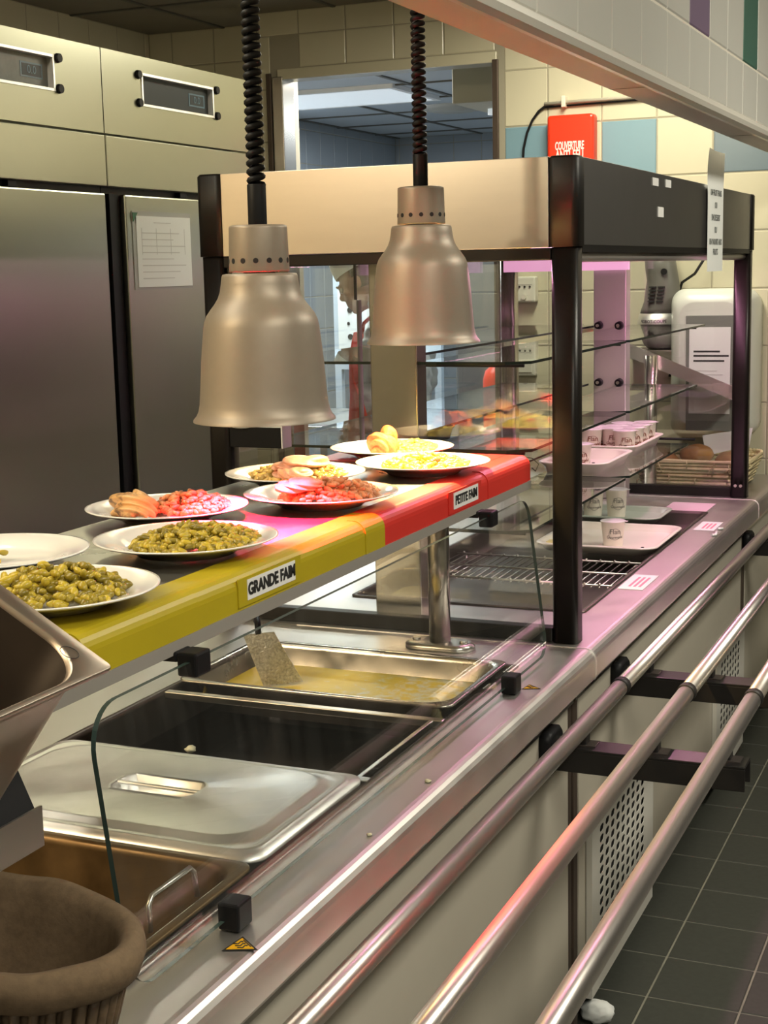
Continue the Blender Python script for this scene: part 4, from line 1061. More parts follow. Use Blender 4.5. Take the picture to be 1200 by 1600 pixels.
dup(c1, (-1.165, 3.985, 0.8565), 'pale dessert cup at the back staff-side corner of the cream tray')
t = thing('butter_portion', 'foil butter portion on the staff-side end of the cream tray', 'butter', (-1.13, 3.745, 0.8565))
bm = B(); box(bm, -1.152, -1.098, 3.728, 3.764, 0.8565, 0.873); part('foil_pack', bm, FOIL, t, bevel=0.003)

# ================================================================== FRIDGES
def fridge(y0, label, LC, notice):
    y1 = y0 + 0.733; X = -2.08
    t = thing('upright_fridge', label, 'fridge', (-2.48, (y0+y1)/2, 0), 'upright fridges along the left wall')
    bm = B(); box(bm, -2.86, X-0.035, y0+0.001, y1-0.001, 0.10, 2.145); part('carcass', bm, STEEL_FR, t)
    wa, wb, za, zb = y0+0.18, y0+0.537, 2.031, 2.105
    # fascia with a window cut for the control panel
    bm = B()
    box(bm, X-0.03, X, y0+0.001, wa, 1.9475, 2.149); box(bm, X-0.03, X, wb, y1-0.001, 1.9475, 2.149)
    box(bm, X-0.03, X, wa, wb, 1.9475, za); box(bm, X-0.03, X, wa, wb, zb, 2.149)
    part('control_fascia', bm, STEEL_FR, t)
    bm = B()
    for a, b, c, d in ((wa, wb, za-0.004, za+0.002), (wa, wb, zb-0.002, zb+0.004), (wa-0.004, wa+0.002, za-0.004, zb+0.004), (wb-0.002, wb+0.004, za-0.004, zb+0.004)):
        box(bm, X-0.016, X+0.0025, a, b, c, d)
    part('window_bezel', bm, STEEL_LID, t)
    bm = B(); box(bm, X-0.03, X-0.014, wa, wb, za, zb); part('control_panel', bm, LC, t)
    bm = B(); box(bm, X-0.0145, X-0.0132, wb-0.105, wb-0.022, za+0.020, zb-0.020); q = part('display_frame', bm, LCDB, t)
    bm = B(); box(bm, X-0.0134, X-0.0128, wb-0.099, wb-0.028, za+0.024, zb-0.024); part('display', bm, LCD, t)
    bm = place(text_bm('0.0', 0.026, 0.0003, xs=1.1), (X-0.0124, wb-0.064, (za+zb)/2), (0, 1, 0), (0, 0, 1)); part('digits', bm, LCDB, t)
    for y in (wa-0.018, wb+0.020):
        for z in (za+0.003, zb-0.002):
            bm = B(); cyl(bm, (X-0.001, y, z), (X+0.008, y, z), 0.0115, 0.010, n=20); part('cap_button', bm, BLACK_PL, t)
    bm = B(); box(bm, X-0.03, X+0.002, y0+0.001, y1-0.001, 1.820, 1.942); part('middle_panel', bm, STEEL_FR, t, bevel=0.002)
    bm = B(); box(bm, X-0.035, X-0.020, y0+0.001, y1-0.001, 0.12, 1.82); part('door_seal', bm, RUBBER, t)
    bm = B(); box(bm, X-0.02, X-0.001, y0+0.078, y1-0.006, 0.14, 1.803); part('door', bm, STEEL_FR, t, bevel=0.004)
    bm = B(); prism(bm, [(X-0.02, y0+0.012), (X-0.004, y0+0.012), (X-0.004, y0+0.03), (X-0.016, y0+0.045), (X-0.016, y0+0.072), (X-0.02, y0+0.072)], 2, 0.14, 1.803); part('handle_channel', bm, BLACK_PL, t)
    for y in (y0+0.06, y1-0.06):
        for x in (-2.78, -2.16):
            bm = B(); cyl(bm, (x, y, 0), (x, y, 0.10), 0.025, n=14); part('foot', bm, BLACK_PL, t)
    for y in (y0+0.35,):
        bm = B(); box(bm, X-0.02, X-0.004, y, y+0.03, 1.805, 1.818); part('hinge', bm, BLACK_PL, t)
fridge(2.387, 'left stainless fridge, cut by the left edge of the photo', LCD_G, False)
fridge(3.122, 'right stainless fridge with a paper in a plastic sleeve on its door', LCD, True)
t = thing('paper_notice', 'white paper in a clear sleeve on the right fridge door', 'notice', (-2.075, 3.37, 1.66))
bm = B(); box(bm, -2.0805, -2.079, 3.225, 3.510, 1.566, 1.764); part('clear_sleeve', bm, pbr('sleeve_film', (0.42, 0.42, 0.38), 0.25), t)
bm = B(); box(bm, -2.0785, -2.0772, 3.240, 3.505, 1.572, 1.752); part('sheet', bm, PAPER, t)
for k in range(9):
    z = 1.735 - k*0.0165 - (0.01 if k else 0)
    bm = B(); box(bm, -2.0772, -2.0769, 3.262 + (0.06 if k == 0 else 0), 3.475 - (0.07 if k == 0 else 0.03*(k % 3)), z, z+0.0022); part('printed_line', bm, INK_G, t)
for k in range(4):
    bm = B(); box(bm, -2.0772, -2.0769, 3.262+0.07*k, 3.2635+0.07*k, 1.655, 1.722); part('table_rule', bm, INK_G, t)
bm = B(); prism(bm, [(3.224, 1.760), (3.247, 1.760), (3.226, 1.737)], 0, -2.0779, -2.0762); part('corner_magnet', bm, GREEN, t)

# ================================================================== WALL ITEMS
t = thing('fire_blanket_box', 'red wall box lettered COUVERTURE ANTI-FEU above the cabinet header', 'fire blanket box', (-1.516, YB, 1.99))
bm = B(); box(bm, -1.603, -1.430, YB-0.062, YB-0.002, 1.835, 2.136); part('box_shell', bm, REDBOX, t, bevel=0.012, seg=3)
for s, z, sz in (('COUVERTURE', 2.026, 0.040), ('ANTI-FEU', 1.993, 0.048)):
    bm = place(text_bm(s, sz, 0.0008, xs=(0.42 if len(s) > 8 else 0.50), bold=0.0011), (-1.518, YB-0.0632, z), (1, 0, 0), (0, 0, 1)); part('lettering', bm, WHITE, t)
t = thing('wall_cable', 'dark cable curving up the wall into a horizontal conduit', 'cable', (-1.6, YB, 2.1))
bm = B(); pts = [(-1.712, YB-0.010, 1.60), (-1.710, YB-0.010, 1.98), (-1.706, YB-0.012, 2.03), (-1.692, YB-0.014, 2.085), (-1.672, YB-0.014, 2.128), (-1.648, YB-0.014, 2.158), (-1.622, YB-0.014, 2.175), (-1.59, YB-0.014, 2.180)]
tube(bm, pts, 0.0045, 8); part('cable', bm, BLACK_PL, t)
bm = B(); cyl(bm, (-1.625, YB-0.018, 2.182), (-0.72, YB-0.018, 2.190), 0.0065, n=14); part('conduit', bm, pbr('conduit_plastic', (0.50, 0.47, 0.38), 0.5), t)
bm = B(); cyl(bm, (-1.625, YB-0.013, 2.171), (-0.72, YB-0.013, 2.182), 0.0035, n=8); part('cable', bm, BLACK_PL, t)
for x in (-1.55, -1.1):
    bm = B(); box(bm, x-0.008, x+0.008, YB-0.034, YB-0.002, 2.165, 2.205); part('pipe_clip', bm, BOXW, t, bevel=0.003)
def swbox(x0, x1, z0, z1, dep, label, kind):
    t = thing('switch_box', label, 'switch box', ((x0+x1)/2, YB, (z0+z1)/2), 'switch boxes on the back wall')
    bm = B(); box(bm, x0, x1, YB-dep, YB-0.002, z0, z1); part('box_body', bm, BOXW, t, bevel=0.006)
    F = YB-dep-0.0006
    if kind == 0:
        for k in range(3):
            bm = B(); cyl(bm, (x0+0.018+k*0.020, F+0.001, (z0+z1)/2+0.01), (x0+0.018+k*0.020, F-0.003, (z0+z1)/2+0.01), 0.0038, n=10); part('indicator', bm, BLACK_PL, t)
        bm = B(); box(bm, x0+0.008, x1-0.012, F, F+0.002, z1-0.032, z1-0.028); part('slot', bm, BOXG, t)
        bm = B(); cyl(bm, (x0+0.035, F+0.001, z0+0.02), (x0+0.035, F-0.008, z0+0.02), 0.010, n=14); part('dial', bm, BOXW, t)
    else:
        bm = B(); box(bm, x0+0.010, x1-0.012, F-0.003, F+0.002, z0+0.012, (z0+z1)/2-0.004); part('rocker', bm, BOXW, t, bevel=0.002)
        bm = B(); cyl(bm, ((x0+x1)/2, F+0.001, z1-0.04), ((x0+x1)/2, F-0.006, z1-0.04), 0.012, n=14); part('dial', bm, BOXG, t)
swbox(-1.733, -1.655, 1.473, 1.567, 0.045, 'cream thermostat box with three dots seen high through the cabinet glass', 0)
swbox(-1.733, -1.660, 1.200, 1.322, 0.035, 'cream switch box lower down, seen through the cabinet glass', 1)
# paper towel dispenser
t = thing('towel_dispenser', 'pale plastic paper towel dispenser on the tiled wall', 'towel dispenser', (-0.98, YB, 1.25))
def disp_loop(k):
    # front outline at depth k
    return None
bm = B(); xc, hw = -0.982, 0.146
rows = []
for d, hwx, zt in ((0.002, hw, 1.500), (0.06, hw, 1.512), (0.16, hw-0.004, 1.515), (0.205, hw-0.02, 1.500), (0.222, hw-0.045, 1.470)):
    L_ = []
    zb = 1.00 + 0.05*(d > 0.2)
    for x, z in rr(hwx, (zt-zb)/2, 0.05, 7): L_.append((xc+x, YB-d, (zt+zb)/2+z))
    rows.append(L_)
loft(bm, rows); part('housing', bm, DISP, t)
bm = B(); prism(bm, [(xc-0.075, 1.03), (xc+0.085, 1.03), (xc+0.088, 1.425), (xc-0.078, 1.425)], 1, YB-0.2265, YB-0.2225); part('window', bm, DISPW, t, bevel=0.002)
bm = B(); box(bm, xc-0.065, xc+0.075, YB-0.2292, YB-0.2270, 1.09, 1.385); q = part('notice_sheet', bm, PAPER, t)
for k, (wd, z) in enumerate(((0.09, 1.30), (0.12, 1.285), (0.105, 1.268), (0.08, 1.235), (0.10, 1.222), (0.06, 1.21))):
    bm = B(); box(bm, xc-0.05, xc-0.05+wd, YB-0.2296, YB-0.2291, z, z+(0.006 if k < 3 else 0.003)); part('printed_line', bm, INK if k < 3 else INK_G, t)
bm = B(); prism(bm, [(xc-0.015, 1.015), (xc+0.155, 1.045), (xc+0.145, 0.985), (xc+0.0, 0.945)], 1, YB-0.236, YB-0.231); tag(part('paper_towel', bm, PAPER, loc=(xc+0.06, YB-0.233, 0.99)), 'white paper towel sheet poking out below the dispenser', 'paper towel')
# hand mixer on its wall hook
t = thing('hand_mixer', 'dark grey hand mixer with vent slots hanging on the back wall', 'hand mixer', (-1.17, YB, 1.45))
bm = B(); mx, my = -1.178, YB-0.085
rows = []
for z, a, b, dx in ((1.66, 0.052, 0.042, -0.010), (1.58, 0.056, 0.045, 0.0), (1.545, 0.056, 0.046, 0.006), (1.52, 0.060, 0.05, 0.006), (1.47, 0.062, 0.052, 0.002), (1.445, 0.064, 0.052, -0.006), (1.43, 0.064, 0.052, -0.010)):
    rows.append([(mx+dx+a*math.cos(2*PI*k/28), my+b*math.sin(2*PI*k/28), z) for k in range(28)])
loft(bm, rows); part('motor_body', bm, MIXER, t)
bm = B(); loft(bm, [[(mx+dx+a*math.cos(2*PI*k/28), my+a*0.85*math.sin(2*PI*k/28), z) for k in range(28)] for z, a, dx in ((1.4295, 0.065, -0.010), (1.400, 0.068, -0.016), (1.375, 0.070, -0.020))]); q = part('chrome_collar', bm, STEEL_LID, t)
bm = text_bm('ROBOT-COUPE', 0.016, 0.0004, bend=0.062, xs=0.9); place(bm, (mx-0.015, my-0.0005, 1.402), (1, 0, 0), (0, 0, 1)); part('lettering', bm, INK, t)
bm = B(); loft(bm, [[(mx+dx+a*math.cos(2*PI*k/28), my+a*0.85*math.sin(2*PI*k/28), z) for k in range(28)] for z, a, dx in ((1.374, 0.058, -0.012), (1.345, 0.060, -0.012), (1.32, 0.056, -0.004), (1.305, 0.045, 0.0))]); part('lower_housing', bm, pbr('mixer_smoked', (0.22, 0.21, 0.19), 0.25), t)
for k in range(5):
    for s in (0, 1):
        z = 1.522 - k*0.0125; xx = mx - 0.030 + s*0.030 - k*0.0015
        bm = B(); box(bm, xx, xx+0.024, my-0.0545-0.002, my-0.046, z-0.0025, z+0.0025); part('vent_slot', bm, DARK, t)
bm = B(); cyl(bm, (mx+0.02, my-0.043, 1.575), (mx+0.02, my-0.052, 1.575), 0.011, n=14); part('button', bm, BLACK_PL, t)
bm = B(); box(bm, mx-0.12, mx+0.05, YB-0.03, YB-0.002, 1.262, 1.304); box(bm, mx-0.12, mx+0.05, YB-0.13, YB-0.03, 1.296, 1.302); part('wall_rest', bm, STEEL, t)
bm = B(); tube(bm, [(-1.03, YB-0.06, 1.62), (-1.065, YB-0.06, 1.565), (-1.112, YB-0.05, 1.535), (-1.138, YB-0.03, 1.46), (-1.140, YB-0.02, 1.40), (-1.140, YB-0.02, 1.26), (-1.16, YB-0.02, 1.20)], 0.005, 8); part('power_cord', bm, BLACK_PL, t)
# sloping steel stand over the bread
t = thing('sloping_stand', 'sloping stainless overshelf on a steel pole above the bread basket', 'stand', (-1.15, 5.0, CT))
bm = B()
S0, S1 = (-0.856, 1.159), (-1.41, 1.383)
prism(bm, [(S0[0], S0[1]), (S0[0]+0.004, S0[1]+0.044), (S0[0]-0.002, S0[1]+0.045), (S0[0]-0.006, S0[1]+0.005), (S1[0], S1[1]+0.003), (S1[0], S1[1])], 1, 4.83, 5.05)
prism(bm, [(S0[0], S0[1]), (S0[0]+0.004, S0[1]+0.044), (S1[0]+0.004, S1[1]+0.044), (S1[0], S1[1])], 1, 4.827, 4.8305)
part('sloped_tray', bm, STEEL, t)
for x, y in ((-1.118, 4.802),):
    bm = B(); cyl(bm, (x, y, CT), (x, y, 1.305), 0.0205, n=24); part('pole', bm, STEEL_V, t)
# bread basket
bx, by, hx, hy = -1.0, 5.0, 0.19, 0.160
t = thing('bread_basket', 'shallow straw bread basket on the far counter behind the cabinet', 'basket', (bx, by, CT))
bm = B()
for k in range(7):
    s_ = 0.86 + 0.14*k/6; z = CT+0.010+k*0.0125
    pts = []
    n_ = 84
    base = rr(hx*s_, hy*s_, 0.05, 20)
    for i, (x, y) in enumerate(base):
        wv = 0.004*math.sin(i*PI/2 + (k % 2)*PI); l = math.hypot(x, y); pts.append((bx+x+wv*x/l, by+y+wv*y/l, z))
    tube(bm, pts, 0.0062, 6, closed=True)
rloops(bm, bx, by, [(hx*0.86, hy*0.86, 0.04, CT+0.001), (hx*0.86, hy*0.86, 0.04, CT+0.006)])
part('woven_body', bm, STRAW, t)
bm = B(); base = rr(hx+0.004, hy+0.004, 0.05, 20); N_ = len(base)
for ph in (0, PI):
    tube(bm, [(bx+x, by+y, CT+0.097+0.005*math.sin(i*0.9+ph)) for i, (x, y) in enumerate(base)], 0.006, 6, closed=True)
part('braided_rim', bm, STRAW, t)
r_ = random.Random(2); bm = B()
for k in range(12):
    x = bx + r_.uniform(-0.18, 0.18); z = CT+r_.uniform(0.03, 0.09); d = r_.uniform(-0.05, 0.05)
    tube(bm, [(x, by-hy*0.97, z), (x+d*0.5, by-hy-0.014, z+r_.uniform(-.01, .02)), (x+d, by-hy-0.008, z-r_.uniform(0.0, 0.03))], 0.0017, 5)
part('loose_straw', bm, STRAW, t)
for k, (dx, dy, a, ln, lb) in enumerate(((-0.105, -0.05, 0.5, 0.052, 'long brown roll at the left of the bread basket'), (-0.005, 0.0, 0.25, 0.058, 'largest brown roll in the middle of the bread basket'), (0.105, 0.01, -0.2, 0.05, 'brown roll at the right of the bread basket'))):
    lump('bread_roll', BREAD, (bx+dx, by+dy, CT+0.078+0.022*(k == 1)), (ln, 0.045, 0.036), 50+k, lb, 'bread roll', a, 0.08, 3)

# ================================================================== FOREGROUND: TILTED PAN ON ITS STAND
ca, sa = math.cos(math.radians(29.8)), math.sin(math.radians(29.8))
ex, ey, ez = Vector((ca, 0, -sa)), Vector((0, 1, 0)), Vector((sa, 0, ca))
Cc = Vector((-0.753, 1.10, 1.247)); HX, HY = 0.265, 0.1625
ctr = Cc - ex*HX - ey*HY
M = Matrix(((ex.x, ey.x, ez.x, ctr.x), (ex.y, ey.y, ez.y, ctr.y), (ex.z, ey.z, ez.z, ctr.z), (0, 0, 0, 1)))
t = thing('tilted_pan', 'deep empty stainless pan tilted towards the customers at the left edge of the photo', 'pan', ctr)
bm = B()
def tl(ix_, iy_, r_, z, sh): return [M @ Vector((x+sh, y, z)) for x, y in rr(HX-ix_, HY-iy_, r_, 10)]
loops = [tl(0.020, 0.026, 0.055, -0.1515, 0.004), tl(0.010, 0.020, 0.055, -0.014, 0.006), tl(0.0105, 0.0205, 0.05, -0.0065, 0.0065), tl(0.0008, 0.0008, 0.006, -0.0062, 0), tl(0, 0, 0.006, -0.005, 0), tl(0, 0, 0.006, -0.0012, 0), tl(0.0006, 0.0006, 0.006, -0.0002, 0), tl(0.001, 0.001, 0.006, 0, 0),
         tl(0.0125, 0.0205, 0.054, 0, 0.0068), tl(0.0130, 0.0210, 0.054, -0.0002, 0.0068)]
inner = [tl(0.0130, 0.0210, 0.054, -0.0002, 0.0068), tl(0.0142, 0.0222, 0.054, -0.0015, 0.0068), tl(0.0152, 0.0232, 0.054, -0.006, 0.006), tl(0.026, 0.034, 0.054, -0.13, 0.004), tl(0.033, 0.041, 0.05, -0.146, 0.004), tl(0.05, 0.058, 0.04, -0.15, 0.004)]
loft(bm, loops, True, False); loft(bm, inner[:3], False, False); loft(bm, inner[2:], False, True, mi=1)
bmesh.ops.remove_doubles(bm, verts=bm.verts, dist=0.00005)
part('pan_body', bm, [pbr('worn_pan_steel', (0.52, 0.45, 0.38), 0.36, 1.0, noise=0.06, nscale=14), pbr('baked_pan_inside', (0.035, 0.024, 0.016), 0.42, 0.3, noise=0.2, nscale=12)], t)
bm = B(); q = [Cc - ex*0.034 - ey*0.026 + Vector((0.009*math.cos(a), 0.009*math.sin(a), 0)).x*ex + Vector((0.009*math.cos(a), 0.009*math.sin(a), 0)).y*ey + ez*0.0006 for a in [2*PI*k/20 for k in range(20)]]
tube(bm, q, 0.0004, 4, closed=True); part('stamped_mark', bm, INK, t)
t = thing('pan_stand', 'black and steel stand under the tilted pan at the left edge', 'stand', (-0.93, 0.92, CT))
bm = B(); prism(bm, [(-0.885, 1.136), (-0.868, 1.136), (-0.846, 1.088), (-0.846, 1.070), (-1.08, 1.070), (-1.08, 1.20), (-1.0, 1.20)], 1, 0.70, 1.098); part('bracket_box', bm, BLACK_PL, t)
bm = B(); prism(bm, [(-0.8455, 1.102), (-0.8425, 1.102), (-0.8425, 1.062), (-1.08, 1.062), (-1.08, 1.066), (-0.8455, 1.066)], 1, 0.70, 1.099); part('steel_lip', bm, STEEL, t)
for y in (0.735, 0.90):
    bm = B(); cyl(bm, (-1.065, y, CT+0.0045), (-1.065, y, 1.064), 0.014, n=16); part('leg', bm, STEEL_V, t)

# ================================================================== CLOTH-LINED WICKER BASKET
bcx, bcy, RA, RB, ZR = -0.902, 1.045, 0.178, 0.104, 1.0
t = thing('wicker_basket', 'oval wicker basket lined with brown linen at the lower left', 'basket', (bcx, bcy, CT))
def er(k, n, s=1.0, d=0.0):
    a = 2*PI*k/n; return (bcx + (RA*s+d)*math.cos(a), bcy + (RB*s+d)*math.sin(a))
bm = B(); n_ = 52
for k in range(n_):
    x0, y0 = er(k, n_, 0.80, -0.004); x1, y1 = er(k, n_, 1.0, -0.004)
    a = 2*PI*k/n_
    tube(bm, [(x0, y0, CT+0.006), ((x0+x1)/2+0.002, (y0+y1)/2, CT+0.07), (x1, y1, ZR-0.02)], 0.0052, 6)
for z, s in ((CT+0.007, 0.78), (CT+0.018, 0.80), (CT+0.030, 0.82), (CT+0.042, 0.84)):
    tube(bm, [(*er(k, 104, s, -0.011 + 0.005*math.sin(k*PI/2)), z) for k in range(104)], 0.006, 6, closed=True)
lathe(bm, [(0.0, 0.001), (1.0, 0.001), (1.0, 0.006), (0.0, 0.006)], (bcx, bcy, CT), 52, sx=RA*0.76, sy=RB*0.74)
part('wicker_body', bm, WICKER, t)
bm = B(); NT = 120; rows = []
rw = random.Random(11); wob = [[rw.uniform(0, 6.28), rw.uniform(0.5, 1)] for _ in range(6)]
def wv(a, k): return sum(math.sin(a*(3+2*i)+w[0]+k)*w[1] for i, w in enumerate(wob))/6
for d, z in ((0.003, 0.964), (0.007, 0.968), (0.010, 0.977), (0.013, 0.985), (0.011, 0.996), (0.003, 1.002), (-0.007, 1.000), (-0.015, 0.990), (-0.021, 0.965), (-0.030, 0.93), (-0.044, 0.895), (-0.060, 0.875), (-0.095, 0.870)):
    L_ = []
    for k in range(NT):
        a = 2*PI*k/NT; w_ = wv(a, z*18)
        x, y = er(k, NT, 1.0, d + 0.0035*w_)
        L_.append((x, y, z + 0.005*wv(a, 2.0)*(1 if z > 0.93 or d > 0 else 0.3)))
    rows.append(L_)
loft(bm, rows, cap0=False); part('linen_liner', bm, CLOTH, t)

# ================================================================== PERSON IN THE DOORWAY
def person():
    YP = 5.72
    t = thing('person', 'person in a white hat, pale jacket and red apron bending over behind the cabinet', 'person', (-2.42, YP, 0))
    def skin_mesh(name, V, Ed, Rd, extra=None, vox=0.010, sm=6):
        me = bpy.data.meshes.new('sk'); me.from_pydata(V, Ed, [])
        o = bpy.data.objects.new('sk', me); COL.objects.link(o)
        md = o.modifiers.new('s', 'SKIN'); md.use_smooth_shade = True
        sv = me.skin_vertices[0].data
        for i, r in enumerate(Rd): sv[i].radius = r if isinstance(r, tuple) else (r, r)
        sv[0].use_root = True
        sb = o.modifiers.new('d', 'SUBSURF'); sb.levels = 2; sb.render_levels = 2
        dg = bpy.context.evaluated_depsgraph_get(); m2 = bpy.data.meshes.new_from_object(o.evaluated_get(dg))
        bpy.data.objects.remove(o)
        bm = bmesh.new(); bm.from_mesh(m2); bpy.data.meshes.remove(m2)
        if extra: extra(bm)
        if not vox: return bm
        m3 = bpy.data.meshes.new('j'); bm.to_mesh(m3); bm.free()
        o = bpy.data.objects.new('j', m3); COL.objects.link(o)
        rm = o.modifiers.new('r', 'REMESH'); rm.mode = 'VOXEL'; rm.voxel_size = vox; rm.use_smooth_shade = True
        s = o.modifiers.new('m', 'SMOOTH'); s.iterations = sm; s.factor = 0.5
        dg = bpy.context.evaluated_depsgraph_get(); m4 = bpy.data.meshes.new_from_object(o.evaluated_get(dg))
        bpy.data.objects.remove(o)
        bm = bmesh.new(); bm.from_mesh(m4); bpy.data.meshes.remove(m4)
        return bm
    P = {'pel': (-2.41, YP, 0.93), 'waist': (-2.43, YP, 1.08), 'chest': (-2.42, YP, 1.28), 'neck': (-2.445, YP, 1.44), 'head': (-2.53, YP, 1.53),
         'shL': (-2.41, YP+0.17, 1.36), 'elL': (-2.36, YP+0.22, 1.10), 'wrL': (-2.60, YP+0.12, 0.98), 'shR': (-2.41, YP-0.17, 1.36), 'elR': (-2.305, YP-0.20, 1.08), 'wrR': (-2.53, YP-0.12, 0.97),
         'hipL': (-2.37, YP+0.09, 0.88), 'knL': (-2.38, YP+0.10, 0.48), 'anL': (-2.36, YP+0.10, 0.08), 'toL': (-2.50, YP+0.11, 0.04),
         'hipR': (-2.37, YP-0.09, 0.88), 'knR': (-2.40, YP-0.10, 0.48), 'anR': (-2.36, YP-0.10, 0.08), 'toR': (-2.50, YP-0.11, 0.04)}
    K = list(P); ix = {k: i for i, k in enumerate(K)}
    ed = [('pel', 'waist'), ('waist', 'chest'), ('chest', 'neck'), ('neck', 'head'), ('chest', 'shL'), ('shL', 'elL'), ('elL', 'wrL'), ('chest', 'shR'), ('shR', 'elR'), ('elR', 'wrR'),
          ('pel', 'hipL'), ('hipL', 'knL'), ('knL', 'anL'), ('anL', 'toL'), ('pel', 'hipR'), ('hipR', 'knR'), ('knR', 'anR'), ('anR', 'toR')]
    Rr = {'pel': .15, 'waist': .14, 'chest': .155, 'neck': .058, 'head': .07, 'shL': .062, 'elL': .042, 'wrL': .028, 'shR': .062, 'elR': .042, 'wrR': .028, 'hipL': .09, 'knL': .058, 'anL': .04, 'toL': .035, 'hipR': .09, 'knR': .058, 'anR': .04, 'toR': .035}
    tilt = Matrix.Translation((-2.575, YP, 1.555)) @ Matrix.Rotation(math.radians(-27), 4, 'Y')   # head frame: -x is where the face points
    def head(bm):
        def e(c, r, s): ico(bm, tilt @ Vector(c), r, 3, s, tilt.to_3x3())
        e((0.012, 0, 0.025), 0.094, (1.02, 0.80, 1.0)); e((-0.030, 0, -0.045), 0.066, (1.0, 0.86, 1.05)); e((-0.062, 0, -0.094), 0.028, (1, 1.1, 0.8))
        e((-0.083, 0, 0.018), 0.022, (0.8, 2.0, 0.6)); e((-0.104, 0, -0.022), 0.0165, (1.0, 0.9, 1.0)); e((-0.096, 0, 0.000), 0.013, (0.9, 0.7, 1.8))
        e((-0.090, 0, -0.060), 0.013, (0.8, 1.7, 0.5)); e((-0.086, 0, -0.073), 0.013, (0.8, 1.6, 0.55))
        for s in (-1, 1):
            e((0.018, s*0.078, -0.008), 0.028, (0.75, 0.3, 1.1)); e((-0.055, s*0.045, -0.02), 0.026, (0.7, 0.7, 0.8))
        # hands: palm, four fingers and thumb for each wrist
        for w, el, s in (('wrL', 'elL', 1), ('wrR', 'elR', -1)):
            W, E_ = Vector(P[w]), Vector(P[el]); d = (W-E_).normalized(); side = Vector((0, -s, 0)); dn = d.cross(side).normalized()
            pc = W + d*0.055
            ico(bm, pc, 0.04, 2, (1.15, 0.95, 0.5))
            for k in range(4):
                b = pc + d*0.035 + side*(0.027-0.018*k); ln = (0.036, 0.042, 0.039, 0.03)[k]
                dd = Vector((0, 0, -1))
                tube(bm, [b, b+d*ln*0.8+dd*0.006, b+d*ln*1.3+dd*0.026, b+d*ln*1.35+dd*0.048], 0.0085, 8)
            tube(bm, [pc+side*0.03-d*0.02, pc+side*0.05+d*0.005+Vector((0, 0, -0.01)), pc+side*0.052+d*0.03+Vector((0, 0, -0.025))], 0.0095, 8)
    bm = skin_mesh('body', [P[k] for k in K], [(ix[a], ix[b]) for a, b in ed], [Rr[k] for k in K], head, 0.0075, 4)
    part('body', bm, SKIN, t, smooth=True, recalc=False)
    # jacket: torso and sleeves
    K2 = ['waist', 'pel2', 'chest', 'neck', 'shL', 'elL', 'wrL', 'shR', 'elR', 'wrR']
    P2 = dict(P); P2['pel2'] = (-2.415, YP, 0.90); P2['neck'] = (-2.435, YP, 1.405); P2['wrL'] = tuple(Vector(P['elL']).lerp(Vector(P['wrL']), 0.62)); P2['wrR'] = tuple(Vector(P['elR']).lerp(Vector(P['wrR']), 0.62))
    R2 = {'waist': .158, 'pel2': .168, 'chest': .170, 'neck': .075, 'shL': .078, 'elL': .064, 'wrL': .058, 'shR': .078, 'elR': .064, 'wrR': .058}
    i2 = {k: i for i, k in enumerate(K2)}
    e2 = [('waist', 'pel2'), ('waist', 'chest'), ('chest', 'neck'), ('chest', 'shL'), ('shL', 'elL'), ('elL', 'wrL'), ('chest', 'shR'), ('shR', 'elR'), ('elR', 'wrR')]
    bm = skin_mesh('jacket', [P2[k] for k in K2], [(i2[a], i2[b]) for a, b in e2], [R2[k] for k in K2], None, 0.012, 4)
    for v in bm.verts:
        c = v.co; k = 0.006*math.sin(c.z*75+c.x*30)*math.sin(c.y*40+c.z*20); v.co = c + Vector((k, k, 0))
    jk = part('jacket', bm, JACKET, t, smooth=True, recalc=False)
    bm = B(); tube(bm, [(-2.445+0.075*math.cos(a)*1.0, YP+0.072*math.sin(a), 1.437-0.03*math.cos(a)) for a in [2*PI*k/24 for k in range(24)]], 0.017, 8, closed=True); part('collar', bm, JACKET, jk)
    # apron: bib and skirt wrapped round the front
    bm = B(); rows = []
    for z, rx, ry, w_ in ((1.345, .163, .15, .50), (1.25, .185, .175, .62), (1.15, .186, .178, .85), (1.08, .183, .182, 1.15), (1.0, .190, .192, 1.35), (0.88, .198, .20, 1.45), (0.70, .20, .20, 1.45), (0.52, .205, .21, 1.45)):
        rows.append([(-2.428 - rx*math.cos(a)*1.0, YP + ry*math.sin(a), z) for a in [w_*(k/12-1) for k in range(25)]])
    vs = [[bm.verts.new(p) for p in r] for r in rows]
    for a, b in zip(vs[:-1], vs[1:]):
        for i in range(24): bm.faces.new((a[i], a[i+1], b[i+1], b[i]))
    ap = part('apron', bm, APRON, t, smooth=True, recalc=False); md = ap.modifiers.new('thick', 'SOLIDIFY'); md.thickness = 0.006; md.offset = 1
    bm = B(); tube(bm, [(-2.542, YP-0.06, 1.345), (-2.525, YP-0.085, 1.385), (-2.47, YP-0.082, 1.43), (-2.40, YP-0.05, 1.45)], 0.008, 6); tube(bm, [(-2.542, YP+0.06, 1.345), (-2.525, YP+0.085, 1.385), (-2.47, YP+0.082, 1.43), (-2.40, YP+0.05, 1.45)], 0.008, 6); part('strap', bm, APRON, ap)
    # hat and hair
    bm = B(); rows = [[tilt @ Vector((0.014 + a*math.cos(q), b*math.sin(q), z + 0.02*math.cos(q)*0)) for q in [2*PI*k/32 for k in range(32)]] for a, b, z in ((0.106, 0.086, 0.050), (0.108, 0.088, 0.090), (0.104, 0.085, 0.125), (0.085, 0.07, 0.142), (0.04, 0.03, 0.15))]
    loft(bm, rows, cap0=False); part('hat', bm, HAT, t)
    bm = B(); rows = []
